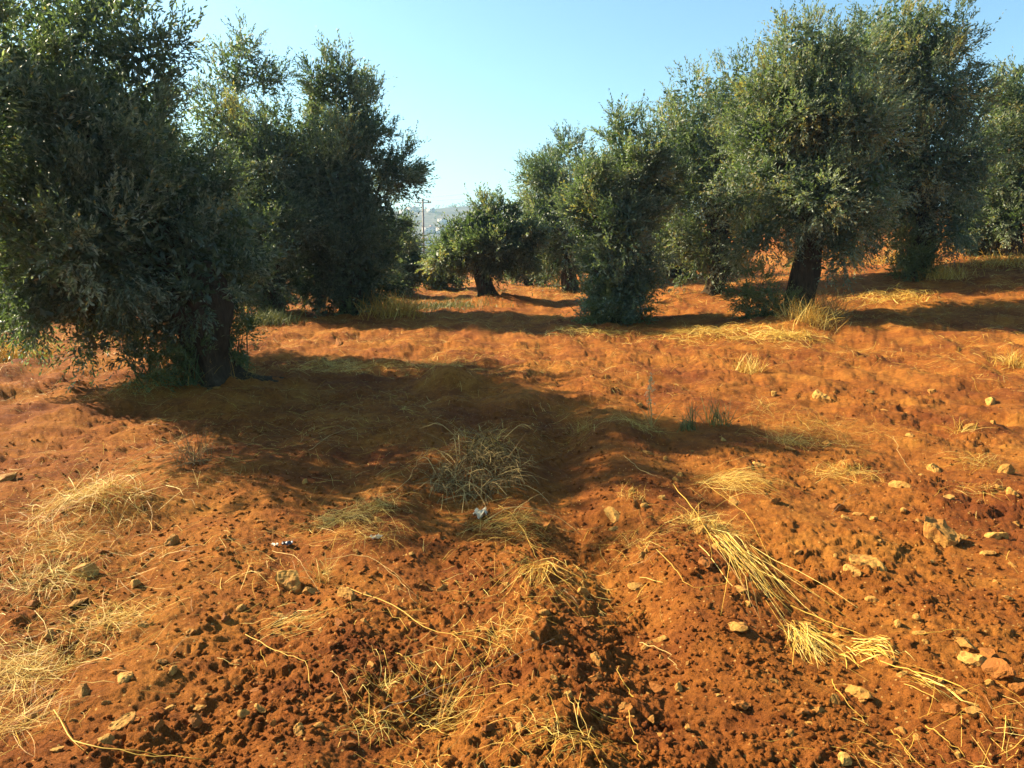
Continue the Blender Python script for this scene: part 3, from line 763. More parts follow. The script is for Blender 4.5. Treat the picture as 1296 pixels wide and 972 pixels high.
# loose litter over the whole field
def litter():
    g = np.random.default_rng(77)
    n = 150000
    r = np.sqrt(g.uniform(1.5 ** 2, 36.0 ** 2, n)) ; u = g.random(n) < 0.25
    r = np.where(u, 1 / g.uniform(1 / 14, 1 / 1.5, n), r)
    a = R(50) * g.uniform(-1, 1, n)
    x = r * np.sin(a); y = r * np.cos(a)
    dens = fbm(x * 0.7, y * 0.55, 140, 4, .6)
    left = 0.20 * sstep(-0.6, -2.2, x) - 0.10 * sstep(0.2, 2.5, x) * (1 - sstep(6, 10, y))
    mid = 0.34 * sstep(8.8, 10.5, y) - 0.16 * np.exp(-(x / 1.2) ** 2) * (1 - sstep(3.6, 4.6, y))
    keep = dens + left + mid + g.normal(0, .16, n) > 0.27
    x, y = x[keep], y[keep]; m = len(x)
    z = soil_h(x, y)
    ln = g.uniform(.03, .16, m) * (1 + 0.05 * np.hypot(x, y)); w = g.uniform(.0006, .0017, m) * (1 + .10 * np.hypot(x, y))
    return blades(x, y, z, g.uniform(0, 6.28, m), g.uniform(-.05, .45, m), ln, w, g.uniform(0, .9, m), g, 3, .55, .25, True, .005)
V, Fq, T = litter()
tag(mesh_np('straw_litter', V, Fq, 4, STRAW, T), 'loose straw strewn over the ploughed soil', 'straw', kind='stuff')

def clump(px, py, wpx, n, label, kind='lying', mat=None, name='dry_grass_clump', cat='dry grass', group=None, seed=0, length=(.08, .25), elev=(0, .5), head=None, hs=3.14, width=.0015, tmean=.62, ratio=.6, curl=(.2, 1.3)):
    """a clump of dry grass: its blades are one mesh"""
    g = np.random.default_rng(seed + int(px) * 7 + int(py))
    cx, cy = ground(px, py)
    rad = wpx / F * math.hypot(cx, cy) * .5
    x = g.normal(0, rad * .5, n); y = g.normal(0, rad * .5 * ratio / .6, n)
    cz = float(soil_h(np.array([cx]), np.array([cy]))[0])
    X = cx + x; Y = cy + y
    Z = soil_h(X, Y)
    hd = g.uniform(-math.pi, math.pi, n) if head is None else g.normal(head, hs, n)
    V, Fq, T = blades(X, Y, Z, hd, g.uniform(*elev, n), g.uniform(*length, n), width * g.uniform(.6, 1.3, n), g.uniform(*curl, n), g, 4, tmean, .2, kind == 'lying', .006, min(.22, hs * .3))
    if kind == 'lying':
        pile = np.clip(1 - np.hypot(V[:, 0] - cx, V[:, 1] - cy) / (rad * 1.3), 0, 1)
        V[:, 2] += pile * rad * .08 * np.repeat(g.random(n), 10)
    o = mesh_np(name, V - np.array([cx, cy, cz]), Fq, 4, mat or STRAW, T)
    o.location = (cx, cy, cz)
    tag(o, label, cat, group); return o

clump(115, 645, 120, 620, 'golden heap of dry grass on the ground at the left', length=(.12, .35), elev=(0, .9), width=.0024, tmean=.66)
clump(60, 690, 120, 240, 'thin spread of straw below left of the golden heap', length=(.12, .3), tmean=.62)
clump(140, 778, 80, 260, 'ring-shaped mat of yellow straw below the grey pitted stone', length=(.08, .22), tmean=.68)
clump(35, 840, 95, 420, 'dense yellow straw mat at the left edge near the bottom', length=(.08, .22), tmean=.74)
clump(55, 735, 70, 200, 'pale straw fan between the slab stone and the left edge', length=(.12, .28), elev=(0, .7), tmean=.85)
clump(25, 905, 70, 140, 'thin grey straw at the left edge by the bottom corner', length=(.1, .25), tmean=.5)
clump(20, 452, 60, 900, 'golden tuft of dry grass under the left end of the near crown', kind='up', length=(.15, .4), elev=(.7, 1.5), width=.007, tmean=.68)
clump(428, 655, 60, 300, 'flattened pale straw tuft below the big shadow, left of the brush heap', length=(.1, .25), tmean=.8)
clump(478, 648, 50, 220, 'straw tuft at the edge of the big shadow', length=(.1, .25), elev=(0, .8), tmean=.66)
clump(462, 680, 90, 200, 'scattered straw under the flattened pale tuft', length=(.1, .25), tmean=.6)
clump(408, 728, 26, 60, 'small upright straw tuft beside the largest stone left of centre', kind='up', length=(.08, .18), elev=(.7, 1.5), tmean=.85)
clump(685, 720, 36, 70, 'fan of long straw stems spread down the left lip of the furrow', length=(.2, .45), head=-1.75, hs=.42, elev=(.1, .5), width=.003, tmean=.62)
clump(640, 668, 100, 230, 'yellow straw lying in front of the brush heap', length=(.12, .3), head=.2, hs=.7, tmean=.62)
clump(808, 545, 60, 200, 'yellow straw at the foot of the tall bleached weed', length=(.15, .3), tmean=.72)
clump(948, 476, 36, 220, 'bright upright yellow tuft at the edge of the shade right of the big shadow', kind='up', length=(.12, .3), elev=(.6, 1.5), width=.005, tmean=.72)
clump(915, 612, 85, 330, 'yellow straw lying above the head of the straw bundle', length=(.15, .35), head=-.5, hs=.6, tmean=.74)
clump(893, 672, 75, 300, 'tangled yellow straw at the head of the bundle', length=(.1, .28), elev=(0, .8), tmean=.72)
clump(912, 690, 80, 85, 'long bundle of straw stems lying across the soil at the right', length=(.35, .95), head=-1.52, hs=.13, elev=(.03, .2), width=.0026, tmean=.7, curl=(0, .4))
clump(1012, 795, 46, 150, 'dense yellow lower end of the straw bundle', length=(.12, .28), head=-1.5, hs=.35, tmean=.8, width=.0024)
clump(1092, 818, 46, 70, 'greenish seed head lying right of the straw bundle', length=(.08, .16), head=-1.0, hs=.4, tmean=.9, width=.004)
clump(1150, 860, 45, 16, 'folded yellow reed stalks right of the straw bundle', length=(.12, .28), head=-1.2, hs=.2, width=.0035, tmean=.7, elev=(.05, .3), curl=(0, .5))
clump(1068, 600, 70, 280, 'low flat yellow tuft at the right in the middle of the soil', length=(.1, .24), tmean=.7)
clump(1240, 590, 50, 120, 'yellow tuft beside the wedge-shaped stone', length=(.1, .25), tmean=.68)
clump(1286, 465, 36, 300, 'golden tuft at the right edge below the shade', kind='up', length=(.1, .3), elev=(.4, 1.4), width=.005, tmean=.68)
clump(965, 520, 34, 80, 'small pale tuft below the bright upright tuft', length=(.12, .25), elev=(.2, .9), tmean=.8)
clump(1215, 547, 26, 50, 'thin yellow sprig on the bare soil at the right', kind='up', length=(.12, .25), elev=(.3, 1.3), width=.004, tmean=.7)
clump(1040, 545, 160, 500, 'wide spread of brown straw below the pale stone at the right', length=(.12, .35), tmean=.5)
clump(1000, 560, 70, 200, 'pale broken stems in the wide spread of straw', length=(.15, .3), elev=(.1, .8), tmean=.85)
clump(1245, 628, 40, 50, 'few pale straws near the right edge of the bare soil', length=(.1, .25), tmean=.8)
clump(745, 423, 90, 420, 'yellow straw patch in front of the bushy centre tree', length=(.2, .4), width=.006, tmean=.7)
clump(890, 425, 130, 700, 'yellow straw patch between the bushy tree and the big tree on the right', length=(.2, .45), width=.006, tmean=.66)
clump(1022, 420, 55, 450, 'golden dry grass standing at the foot of the big tree on the right', kind='up', length=(.2, .55), elev=(.5, 1.5), width=.006, tmean=.72)
clump(1045, 405, 50, 400, 'grey dry stems right of the golden grass at the big tree', kind='up', length=(.4, .9), elev=(.5, 1.4), width=.006, mat=GREYSTRAW)
clump(985, 432, 90, 600, 'matted golden straw in front of the big tree on the right', length=(.2, .45), width=.006, tmean=.66)
clump(1190, 352, 50, 500, 'golden dry grass right of the foot of the tallest tree', kind='up', length=(.2, .5), elev=(.5, 1.5), width=.009, tmean=.7)
clump(1125, 378, 90, 500, 'yellow straw on the rise in front of the tallest tree', length=(.2, .5), width=.009, tmean=.72)
clump(1135, 330, 60, 700, 'bright dry grass on the rise left of the tallest tree', kind='up', length=(.2, .4), elev=(.3, 1.4), width=.012, tmean=.72)
clump(1265, 335, 80, 700, 'bright dry grass under the tree at the right edge', kind='up', length=(.2, .4), elev=(.3, 1.4), width=.012, tmean=.68)
clump(245, 492, 70, 500, 'brown dry weeds at the foot of the thick dark trunk', kind='up', length=(.15, .45), elev=(.6, 1.5), width=.004, tmean=.4)
clump(175, 505, 90, 600, 'golden straw on the soil left of the thick dark trunk', length=(.1, .3), elev=(0, .8), tmean=.62)
clump(310, 488, 50, 260, 'straw right of the thick dark trunk', length=(.1, .3), elev=(0, .9), tmean=.6)
clump(245, 592, 40, 90, 'grey dry tuft standing inside the big shadow', kind='up', length=(.15, .35), elev=(.3, 1.3), mat=GREYSTRAW, width=.004)
clump(430, 470, 120, 600, 'yellow straw patch beyond the big shadow at the left', length=(.12, .35), width=.004, tmean=.68)
clump(550, 465, 120, 450, 'straw patch beyond the big shadow in the middle', length=(.12, .35), width=.004, tmean=.6)
clump(470, 918, 50, 60, 'small straw scrap near the bottom, left of centre', length=(.06, .15), tmean=.8)
clump(545, 905, 70, 70, 'loose straw across a dark hollow at the bottom', length=(.1, .22), head=.5, hs=.6, tmean=.7)
clump(480, 872, 40, 50, 'pale straw tips in the lower left middle', length=(.05, .12), elev=(.1, .9), tmean=.9)
clump(720, 955, 90, 80, 'yellow straw mat at the bottom edge of the view', length=(.1, .22), tmean=.7)
clump(640, 820, 60, 50, 'straw at the lower end of the long stalk', length=(.08, .2), tmean=.8)
clump(350, 785, 80, 60, 'thin straw below the squat ochre stone', length=(.12, .25), head=.1, hs=.4, tmean=.75)
clump(800, 640, 40, 70, 'small golden tuft by the reddish flat stone', kind='up', length=(.06, .16), elev=(.2, 1.2), tmean=.68)
clump(810, 690, 70, 90, 'thin straw right of the furrow', length=(.1, .25), tmean=.6)
clump(735, 540, 30, 120, 'straw tuft lit inside the big shadow', kind='up', length=(.1, .2), elev=(.2, 1.3), tmean=.62)
clump(870, 545, 26, 60, 'green weed sprig right of the bleached weed', kind='up', mat=WEED, name='green_weed', cat='weed', length=(.1, .3), elev=(.8, 1.5), width=.006)
clump(907, 538, 34, 90, 'green weed tuft at the edge of the big shadow', kind='up', mat=WEED, name='green_weed', cat='weed', length=(.1, .35), elev=(.8, 1.5), width=.006)
clump(338, 412, 60, 900, 'low strip of green grass beyond the thick dark trunk', kind='up', mat=WEED, name='green_grass_tuft', cat='grass', length=(.15, .35), elev=(.8, 1.5), width=.012)
clump(325, 378, 60, 1000, 'tall grey-green weeds behind the green grass strip', kind='up', mat=WEED, name='green_weed', cat='weed', length=(.5, 1.3), elev=(1.0, 1.55), width=.016)
clump(560, 390, 130, 900, 'pale green grass in front of the small round tree', kind='up', mat=WEED, name='green_grass_tuft', cat='grass', length=(.1, .25), elev=(.6, 1.5), width=.014)
clump(500, 402, 70, 600, 'dry brush at the foot of the ragged dark tree', kind='up', length=(.3, .7), elev=(.5, 1.4), width=.01, tmean=.45)

# brush heap: soil mound covered with dry brush
def brush():
    g = np.random.default_rng(5)
    cx, cy = ground(606, 620)
    cz = float(base_h(cx, cy))
    root = empty('brush_heap', (cx, cy, cz)); tag(root, 'heap of grey dry brush and roots sitting in the big shadow', 'brush heap')
    n = 950
    a = g.uniform(0, 6.28, n); q = np.sqrt(g.random(n))
    x = cx - .02 + q * np.cos(a) * .30; y = cy + .22 + q * np.sin(a) * .32
    z = soil_h(x, y) + g.uniform(0, .16, n) * (1 - q * .8)
    V, Fq, T = blades(x, y, z, np.where(g.random(n) < .6, g.normal(-1.6, .9, n), g.uniform(0, 6.28, n)), g.uniform(-.1, 1.0, n), g.uniform(.10, .34, n), g.uniform(.002, .005, n), g.uniform(.3, 2.0, n), g, 4, .5, .25)
    mesh_np('dry_brush', V - [cx, cy, cz], Fq, 4, GREYSTRAW, T, root)
    tb = Bag()
    for q in range(34):
        a0 = g.uniform(0, 6.28); r0 = g.uniform(.05, .34)
        p0 = np.array([r0 * np.cos(a0), .22 + r0 * np.sin(a0), 0]); p0[2] = float(soil_h(np.array([cx + p0[0]]), np.array([cy + p0[1]]))[0]) - cz + g.uniform(0, .08)
        d = np.array([g.normal(0, 1), g.normal(-.4, .8), g.uniform(-.1, .9)]); d = d / np.linalg.norm(d)
        ln = g.uniform(.12, .34); p2 = p0 + d * ln - np.array([0, 0, ln * .3]); p1 = (p0 + p2) / 2 + np.array([g.normal(0, .02), g.normal(0, .02), ln * .25])
        lp = spline([p0, p1, p2], 8); V, Fc = tube(lp, np.linspace(.0035, .0015, 8), 5, .1, q); tb.add(V, Fc)
        for w in range(2):
            e = lp[3 + 2 * w] + unit(d + g.normal(0, .7, 3)) * ln * .35
            V, Fc = tube(spline([lp[3 + 2 * w], e], 4), np.linspace(.002, .001, 4), 4); tb.add(V, Fc)
    tb.build('twigs', TWIG, root)
    n = 240
    x = cx + g.normal(0, .12, n); y = cy + .42 + g.normal(0, .06, n)
    V, Fq, T = blades(x, y, soil_h(x, y) + .05, g.uniform(0, 6.28, n), g.uniform(0, .9, n), g.uniform(.06, .16, n), g.uniform(.002, .004, n), g.uniform(.2, 1.4, n), g, 4, .55, .2)
    mesh_np('straw_top', V - [cx, cy, cz], Fq, 4, STRAW, T, root)
brush()

# a crumpled plastic scrap
def scrap(px, py, w, mat, label, seed):
    g = np.random.default_rng(seed)
    x, y = ground(px, py); z = float(soil_h(np.array([x]), np.array([y]))[0])
    s = w / F * math.hypot(x, y) * .5
    m = 9
    U, Vv = np.meshgrid(np.linspace(-1, 1, m), np.linspace(-1, 1, m))
    ang = g.random() * 3
    P = np.stack([U * np.cos(ang) - Vv * .6 * np.sin(ang), U * np.sin(ang) + Vv * .6 * np.cos(ang), .35 + .35 * np.sin(U * 3 + 1) * np.cos(Vv * 4)], -1) + g.normal(0, .10, (m, m, 3))
    P[..., 2] = np.abs(P[..., 2])
    i = np.arange(m - 1)[:, None]; j = np.arange(m - 1)[None]
    Fq = np.stack([i * m + j, i * m + j + 1, (i + 1) * m + j + 1, (i + 1) * m + j], -1).reshape(-1, 4)
    o = mesh_np('plastic_scrap', P.reshape(-1, 3) * s, Fq, 4, mat)
    sm = o.modifiers.new('thickness', 'SOLIDIFY'); sm.thickness = .0015
    o.location = (x, y, z + .004); tag(o, label, 'litter')
scrap(608, 648, 26, PLAST, 'crumpled pale plastic scrap in front of the brush heap', 1)
scrap(476, 688, 14, PLAST, 'small white plastic scrap on the lit soil left of centre', 2)
scrap(364, 688, 13, BLUEPL, 'dark blue plastic scrap left of the white plastic scrap', 3)
scrap(348, 690, 8, PLAST, 'tiny white plastic chip beside the dark blue scrap', 4)

# ------------------------------------------------------------------ single stalks and twigs
def stalk(pts, rad, label, mat=TWIG, name='dry_stalk', cat='dry stalk', lift=None, group=None, forks=0, seed=0):
    """pts: photo pixels on the soil it lies over, lift: height of each above the soil"""
    g = np.random.default_rng(seed + int(pts[0][0]))
    W = []
    for k, (px, py) in enumerate(pts):
        x, y = ground(px, py)
        z = float(soil_h(np.array([x]), np.array([y]))[0]) + .012 + (lift[k] if lift else 0)
        W.append((x, y, z))
    W = np.array(W); o0 = W[0].copy()
    path = spline(W - o0, 14)
    b = Bag(); rad = rad * .45
    path = path + g.normal(0, .004, path.shape) * np.array([1, 1, .6])
    V, Fc = tube(path, rad * np.linspace(1, .55, 14), 6, .08, seed); b.add(V, Fc, .6)
    for f in range(forks):
        i0 = g.integers(4, 12); d = unit(path[min(i0 + 1, 13)] - path[i0 - 1]) + g.normal(0, .5, 3) * [1, 1, .3]
        e = path[i0] + d * g.uniform(.05, .16)
        V, Fc = tube(spline([path[i0], (path[i0] + e) / 2 + g.normal(0, .008, 3), e], 6), rad * np.linspace(.6, .3, 6), 5, .05, f); b.add(V, Fc, .6)
    o = b.build(name, mat, smooth=True)
    o.location = o0; tag(o, label, cat, group); return o

stalk([(612, 655), (650, 652), (700, 652), (733, 660)], .0055, 'bare pale twig reaching from the plastic scrap into the tip of the big shadow', lift=[0, .03, .04, .0])
stalk([(585, 640), (590, 622), (603, 630), (618, 645)], .004, 'thin arched stem standing before the brush heap', lift=[0, .10, .08, 0])
stalk([(650, 652), (672, 634), (690, 622)], .004, 'forked pale twig rising right of the plastic scrap', lift=[0, .03, .05])
stalk([(632, 640), (650, 662), (668, 690), (680, 712)], .0035, 'thin straw stem running down to the fan of stems', lift=[0, .02, .02, 0], forks=3, mat=STRAW)
stalk([(440, 745), (500, 775), (545, 805), (600, 822), (650, 840)], .005, 'long yellow stalk lying from the brown pointed stone to the middle', mat=STRAW, lift=[0, .02, .01, .02, 0], forks=5)
stalk([(70, 905), (90, 942), (120, 962), (190, 966), (260, 968)], .0055, 'bent yellow stalk lying along the bottom left corner', mat=STRAW, lift=[.02, .02, .01, .01, 0], forks=2)
stalk([(0, 920), (40, 918), (75, 915), (95, 905)], .003, 'thin straw stem at the left edge near the bottom corner', mat=STRAW, lift=[.02, .02, .02, .02])
stalk([(0, 965), (30, 945), (60, 925), (80, 905)], .003, 'thin straw crossing the bottom left corner', mat=STRAW, lift=[.02, .02, .02, .02])
stalk([(345, 700), (370, 715), (385, 730), (405, 750)], .0035, 'thin dark stem crossing the top of the largest stone left of centre', mat=TWIG, lift=[.02, .07, .06, 0])
stalk([(410, 710), (460, 712), (500, 732), (525, 762)], .003, 'curved thin stem on the soil below the white plastic scrap', mat=TWIG, lift=[0, .01, .02, 0], forks=3)
stalk([(310, 800), (350, 830), (385, 850), (395, 875)], .004, 'knotted dry stem in the lower left of the field', mat=STRAW, lift=[.01, .02, .02, 0], forks=3)
stalk([(420, 865), (430, 880), (442, 905)], .0035, 'short forked twig on the lower left soil', mat=TWIG, lift=[.02, .03, 0], forks=2)
stalk([(500, 840), (515, 848), (535, 862)], .0035, 'short pale straw with side shoots, lower left of centre', mat=STRAW, lift=[.02, .02, 0], forks=3)
stalk([(480, 910), (540, 880), (600, 862), (700, 830)], .004, 'long thin brown root lying across the lower middle', mat=DARKTWIG, lift=[0, .01, .01, .01], forks=2)
stalk([(528, 922), (545, 930), (565, 945)], .004, 'bright straw piece above the dark hollow at the bottom', mat=STRAW, lift=[.02, .03, .02])
stalk([(780, 865), (795, 880), (803, 893)], .004, 'short bright stalk sticking up by the lower clods', mat=STRAW, lift=[.06, .03, 0])
stalk([(795, 920), (802, 945), (812, 972)], .0035, 'thin straw running out of the bottom edge right of centre', mat=STRAW, lift=[.03, .02, .01])
stalk([(810, 800), (840, 822), (862, 842)], .004, 'thin bent twig in the furrow, lower middle', mat=TWIG, lift=[0, .02, 0])
stalk([(832, 716), (855, 740), (875, 757), (930, 757)], .004, 'pale bent stem left of the straw bundle', mat=STRAW, lift=[.03, .02, .0, .01], forks=1)
stalk([(850, 625), (875, 660), (900, 700), (930, 735), (1000, 780)], .0055, 'longest stalk of the straw bundle, running its whole length', mat=STRAW, lift=[.03, .05, .04, .04, .03], forks=6)
stalk([(890, 615), (925, 640), (950, 665), (985, 730)], .0035, 'thin stem right of the straw bundle', mat=STRAW, lift=[.03, .03, .03, .0], forks=2)
stalk([(1000, 775), (1040, 790), (1070, 803), (1098, 812)], .006, 'thick pale stalk at the lower end of the straw bundle', mat=STRAW, lift=[.03, .03, .02, .01])
stalk([(1115, 845), (1150, 868), (1180, 888), (1205, 892)], .005, 'yellow reed stalk lying below the seed head', mat=STRAW, lift=[.02, .03, .03, .03])
stalk([(1150, 823), (1190, 822), (1225, 822)], .004, 'straight yellow stalk pointing at the smooth rounded pale stone', mat=STRAW, lift=[.01, .02, .05])
stalk([(1170, 920), (1195, 938), (1220, 955)], .004, 'thin yellow stalk near the bottom right corner', mat=STRAW, lift=[.02, .02, 0])
stalk([(1130, 928), (1142, 942), (1155, 958)], .004, 'short stalk left of the thin yellow stalk at the bottom right', mat=STRAW, lift=[.02, .02, 0], forks=2)
stalk([(1050, 862), (1070, 890), (1100, 912)], .004, 'bent straw hooked round the flat stone at the end of the bundle', mat=STRAW, lift=[.02, .02, 0])
stalk([(1130, 565), (1140, 582), (1155, 597)], .003, 'thin stem leaning by the flat pale stone', mat=TWIG, lift=[.05, .03, 0])
stalk([(1050, 650), (1075, 635), (1095, 625)], .003, 'thin brown straw above the broad ochre stone', mat=DARKTWIG, lift=[0, .02, .03])
stalk([(1180, 637), (1200, 628), (1220, 620)], .003, 'thin straw right of the flat pale stone', mat=STRAW, lift=[0, .02, .0], forks=1)
stalk([(390, 575), (420, 560), (450, 548)], .004, 'grey twig lying in the left part of the big shadow', mat=TWIG, lift=[0, .03, .03], forks=2)
stalk([(150, 600), (190, 585), (230, 565)], .005, 'grey branch lying at the left end of the big shadow', mat=TWIG, lift=[0, .04, .06], forks=4)
stalk([(480, 640), (515, 618), (535, 598)], .004, 'thin twig leaning out of the left side of the brush heap', mat=TWIG, lift=[0, .04, .12], forks=1)
stalk([(790, 590), (810, 605), (832, 613)], .004, 'straight pale twig at the right tip of the big shadow', mat=TWIG, lift=[.02, .02, 0], forks=1)
stalk([(200, 625), (175, 655), (160, 680)], .003, 'thin straw on the red soil right of the golden heap', mat=STRAW, lift=[.0, .02, .0])

# tall bleached weed in the big shadow
def bleached_weed():
    g = np.random.default_rng(3)
    x, y = ground(822, 543); z = float(soil_h(np.array([x]), np.array([y]))[0])
    root = empty('dry_weed', (x, y, z)); tag(root, 'tall bleached dry weed with pale curled leaves at the right end of the big shadow', 'weed')
    top = np.array([0, 0, 0.46])
    path = spline([(0.02, 0, -.02), (0.01, 0, .15), (-.01, .01, .3), top], 12)
    b = Bag(); V, Fc = tube(path, np.linspace(.006, .0025, 12), 6); b.add(V, Fc, .5)
    for q in range(3):
        e = np.array([g.normal(0, .08), g.normal(0, .05), g.uniform(.15, .3)]); V, Fc = tube(spline([(0.02, 0, 0), e * .5 + g.normal(0, .01, 3), e], 6), np.linspace(.004, .002, 6), 5); b.add(V, Fc, .5)
    b.build('stem', TWIG, root, smooth=True)
    n = 90
    s = g.random(n) ** .8
    p = np.array([path[min(11, int(3 + v * 8.9))] for v in s]) + g.normal(0, .012, (n, 3))
    V, Fq, T = blades(p[:, 0], p[:, 1], p[:, 2], g.uniform(0, 6.28, n), g.uniform(-.5, 1.2, n), g.uniform(.02, .06, n), g.uniform(.006, .014, n), g.uniform(-1, 3, n), g, 4, .95, .08)
    mesh_np('leaves', V, Fq, 4, PLEAF, T, root)
PLEAF = tint_mat('bleached_leaf', [(0, (.40, .29, .13)), (1, (.66, .52, .27))], .7, .3, .2)
bleached_weed()

# ------------------------------------------------------------------ power line
def pole(x, y, h, label, bz):
    root = empty('utility_pole', (x, y, bz)); tag(root, label, 'utility pole', 'poles of the power line')
    b = Bag(); V, Fc = tube([(0, 0, -.3), (0, 0, h * .5), (0, 0, h)], [.14, .115, .09], 12); b.add(V, Fc); b.build('post', POLE, root, smooth=True)
    b = Bag(); V, Fc = tube([(-.85, 0.12, h - .35), (0, .12, h - .35), (.85, .12, h - .35)], [.05, .05, .05], 6); b.add(V, Fc); b.build('crossarm', POLE, root)
    for dx in (-.75, 0, .75):
        z0 = h - .30 if dx else h
        b = Bag(); V, Fc = tube([(dx, .12 if dx else 0, z0), (dx, .12 if dx else 0, z0 + .08), (dx, .12 if dx else 0, z0 + .1), (dx, .12 if dx else 0, z0 + .2)], [.03, .06, .035, .05], 8); b.add(V, Fc); b.build('insulator', CERAMIC, root)
    return root
P1 = at(535, 252, 80); P2 = at(1420, 62, 27)
b1 = float(base_h(P1[0], P1[1])); b2 = float(base_h(P2[0], P2[1]))
pole(P1[0], P1[1], P1[2] - b1, 'grey utility pole standing beyond the grove against the hazy hill', b1)
pole(P2[0], P2[1], P2[2] - b2, 'utility pole beyond the right edge of the view', b2)
def cable(a, b, sag, rad, label):
    t = np.linspace(0, 1, 40)[:, None]
    p = a * (1 - t) + b * t - np.array([0, 0, 1.0]) * sag * 4 * t * (1 - t)
    bb = Bag(); V, Fc = tube(p - a, np.full(40, rad), 6); bb.add(V, Fc)
    o = bb.build('overhead_cable', WIRE, smooth=True); o.location = a; tag(o, label, 'cable', 'cables of the power line')
cable(P1 + [0, 0, .15], P2 + [0, 0, .15], 0.9, .014, 'upper overhead cable running from the far pole to the right')
cable(P1 + [.75, .12, -.15], P2 + [.75, .12, -.15], 1.0, .014, 'lower overhead cable slung beside the upper one')
P0 = P1 + np.array([-95, 40, -3.0])
cable(P1 + [-.75, .12, -.15], P0, 1.2, .014, 'overhead cable running from the far pole to the left')
pole(P0[0], P0[1], P0[2] - float(base_h(P0[0], P0[1])) + .1, 'utility pole far off to the left, hidden behind the grove', float(base_h(P0[0], P0[1])))

# ------------------------------------------------------------------ houses and trees on the hill
def box(bag, x0, x1, y0, y1, z0, z1):
    V = [(x0, y0, z0), (x1, y0, z0), (x1, y1, z0), (x0, y1, z0), (x0, y0, z1), (x1, y0, z1), (x1, y1, z1), (x0, y1, z1)]
    bag.add(V, [(0, 1, 5, 4), (1, 2, 6, 5), (2, 3, 7, 6), (3, 0, 4, 7), (4, 5, 6, 7), (3, 2, 1, 0)])
def house():
    root = empty('hill_house', (0, 0, 0)); tag(root, 'pale flat-roofed house far off on the hazy hillside', 'house', 'houses on the far hillside')
    b = Bag(); box(b, -6, 6, -5, 5, -3, 6.2); b.build('wall', HWALL, root)
    b = Bag(); box(b, -6.3, 6.3, -5.3, 5.3, 6.21, 6.6); box(b, 2, 4.5, 0, 3, 6.61, 8.6); b.build('roof', HROOF, root)
    for x in (-4, 0, 4):
        for z in (.9, 4.0):
            b = Bag(); box(b, x - .7, x + .7, -5.06, -5.003, z, z + 1.4); b.build('window', HWIN, root)
    return root
hs = house(); first = True
g = np.random.default_rng(8)
for k in range(16):
    px = [505, 515, 522, 530, 541, 548, 555, 562, 570, 545, 525, 575, 560, 650, 640, 512][k]
    X = (px - 648) / F; Yh = g.uniform(600, 880); x = X * Yh
    o = hs if first else copy_tree(hs); first = False
    s_ = g.uniform(.6, 1.0)
    o.location = (x, Yh, float(hill_h(np.array([x]), np.array([Yh]))[0])); o.rotation_euler = (0, 0, g.uniform(-.6, .6)); o.scale = (s_, s_, s_ * g.uniform(.8, 1.1))

def hill_wood():
    g = np.random.default_rng(19)
    n = 2200
    x = g.uniform(-520, 420, n); y = np.where(g.random(n) < .45, g.normal(950, 18, n), g.uniform(520, 940, n))
    keep = (fbm(x * .012, y * .012, 160, 3) + g.normal(0, .1, n) > .05) | (np.abs(y - 950) < 25)
    x, y = x[keep], y[keep]; z = hill_h(x, y)
    lob = [((x[i], y[i], z[i] + 1.2), g.uniform(1.4, 3.6)) for i in range(len(x))]
    V, Fc, T = leaf_cloud(lob, 60000, 1.3, .55, 2, .45, spray=1.2)
    b = Bag(); b.add(V, Fc, T); tag(b.build('far_wood', LEAF), 'scattered dark trees on the far hillside', 'far trees', kind='stuff')
hill_wood()

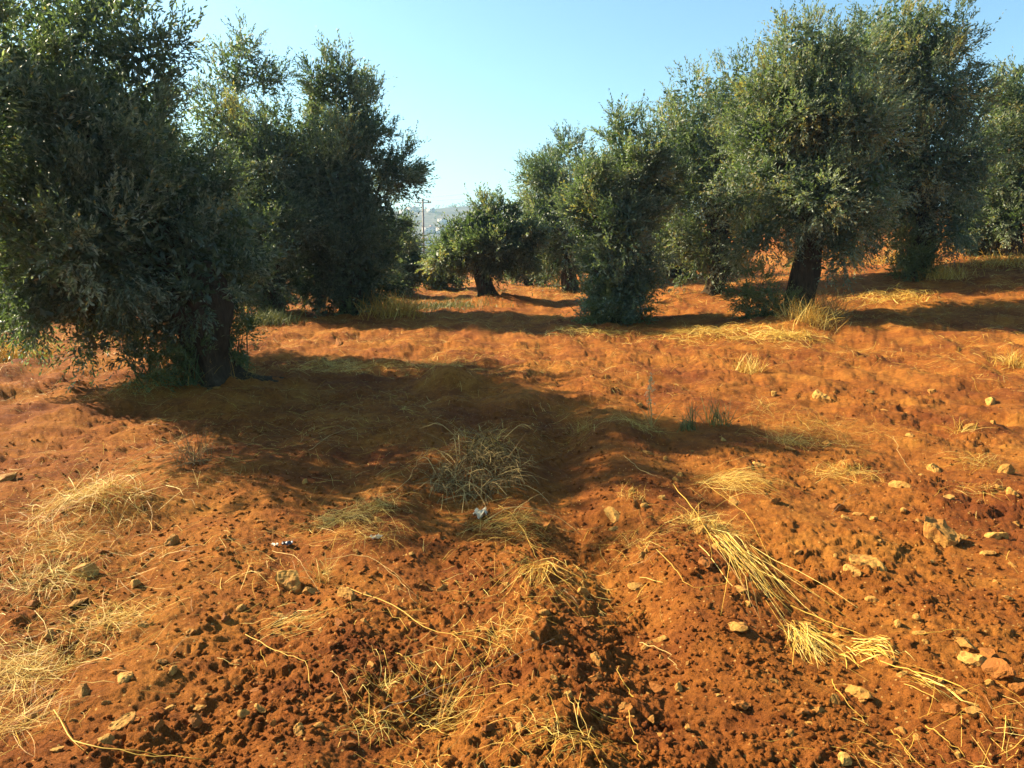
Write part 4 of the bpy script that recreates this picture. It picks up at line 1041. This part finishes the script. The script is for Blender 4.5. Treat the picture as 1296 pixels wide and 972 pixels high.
# ------------------------------------------------------------------ air
def haze():
    m = bpy.data.materials.new('air'); m.use_nodes = True; nt = m.node_tree
    nt.nodes.remove(nt.nodes['Principled BSDF'])
    v = nt.nodes.new('ShaderNodeVolumePrincipled')
    v.inputs['Color'].default_value = (0.50, 0.76, 1.0, 1); v.inputs['Density'].default_value = HAZE; v.inputs['Anisotropy'].default_value = 0.35
    nt.links.new(v.outputs[0], nt.nodes['Material Output'].inputs['Volume'])
    b = Bag(); box(b, -2700, 2700, -2700, 2700, -62, 90)
    tag(b.build('haze', m), 'thin pale blue air haze', 'haze', kind='stuff')
HAZE = 0.0004
haze()

# ------------------------------------------------------------------ light
SAZ, SEL = 68.0, 32.0            # degrees to the left of the view, degrees up
sv = Vector((-math.sin(R(SAZ)) * math.cos(R(SEL)), math.cos(R(SAZ)) * math.cos(R(SEL)), math.sin(R(SEL))))
sun = bpy.data.lights.new('sun', 'SUN'); sun.energy = 5.0; sun.angle = R(0.53); sun.color = (1.0, 0.86, 0.59)
so = bpy.data.objects.new('sun', sun); so.rotation_euler = sv.to_track_quat('Z', 'Y').to_euler(); so.location = (-30, 20, 40); COL.objects.link(so)
W = bpy.data.worlds.new('World'); S.world = W; W.use_nodes = True
N = W.node_tree.nodes; L = W.node_tree.links
sk = N.new('ShaderNodeTexSky'); sk.sky_type = 'NISHITA'; sk.sun_disc = False
sk.sun_elevation = R(SEL); sk.sun_rotation = R(-SAZ); sk.air_density = 1.0; sk.dust_density = 2.0; sk.ozone_density = 1.5; sk.altitude = 700
mx = N.new('ShaderNodeMix'); mx.data_type = 'RGBA'; mx.blend_type = 'MULTIPLY'; mx.inputs[0].default_value = 1
L.new(sk.outputs[0], mx.inputs[6]); mx.inputs[7].default_value = (0.84, 1.10, 1.10, 1)
L.new(mx.outputs[2], N['Background'].inputs['Color'])
N['Background'].inputs['Strength'].default_value = 0.066

S.view_settings.view_transform = 'Standard'; S.view_settings.look = 'None'
S.view_settings.exposure = 1.75; S.view_settings.gamma = 1.0
S.render.engine = 'CYCLES'
S.cycles.use_denoising = True
S.cycles.max_bounces = 6; S.cycles.transparent_max_bounces = 8; S.cycles.volume_bounces = 0
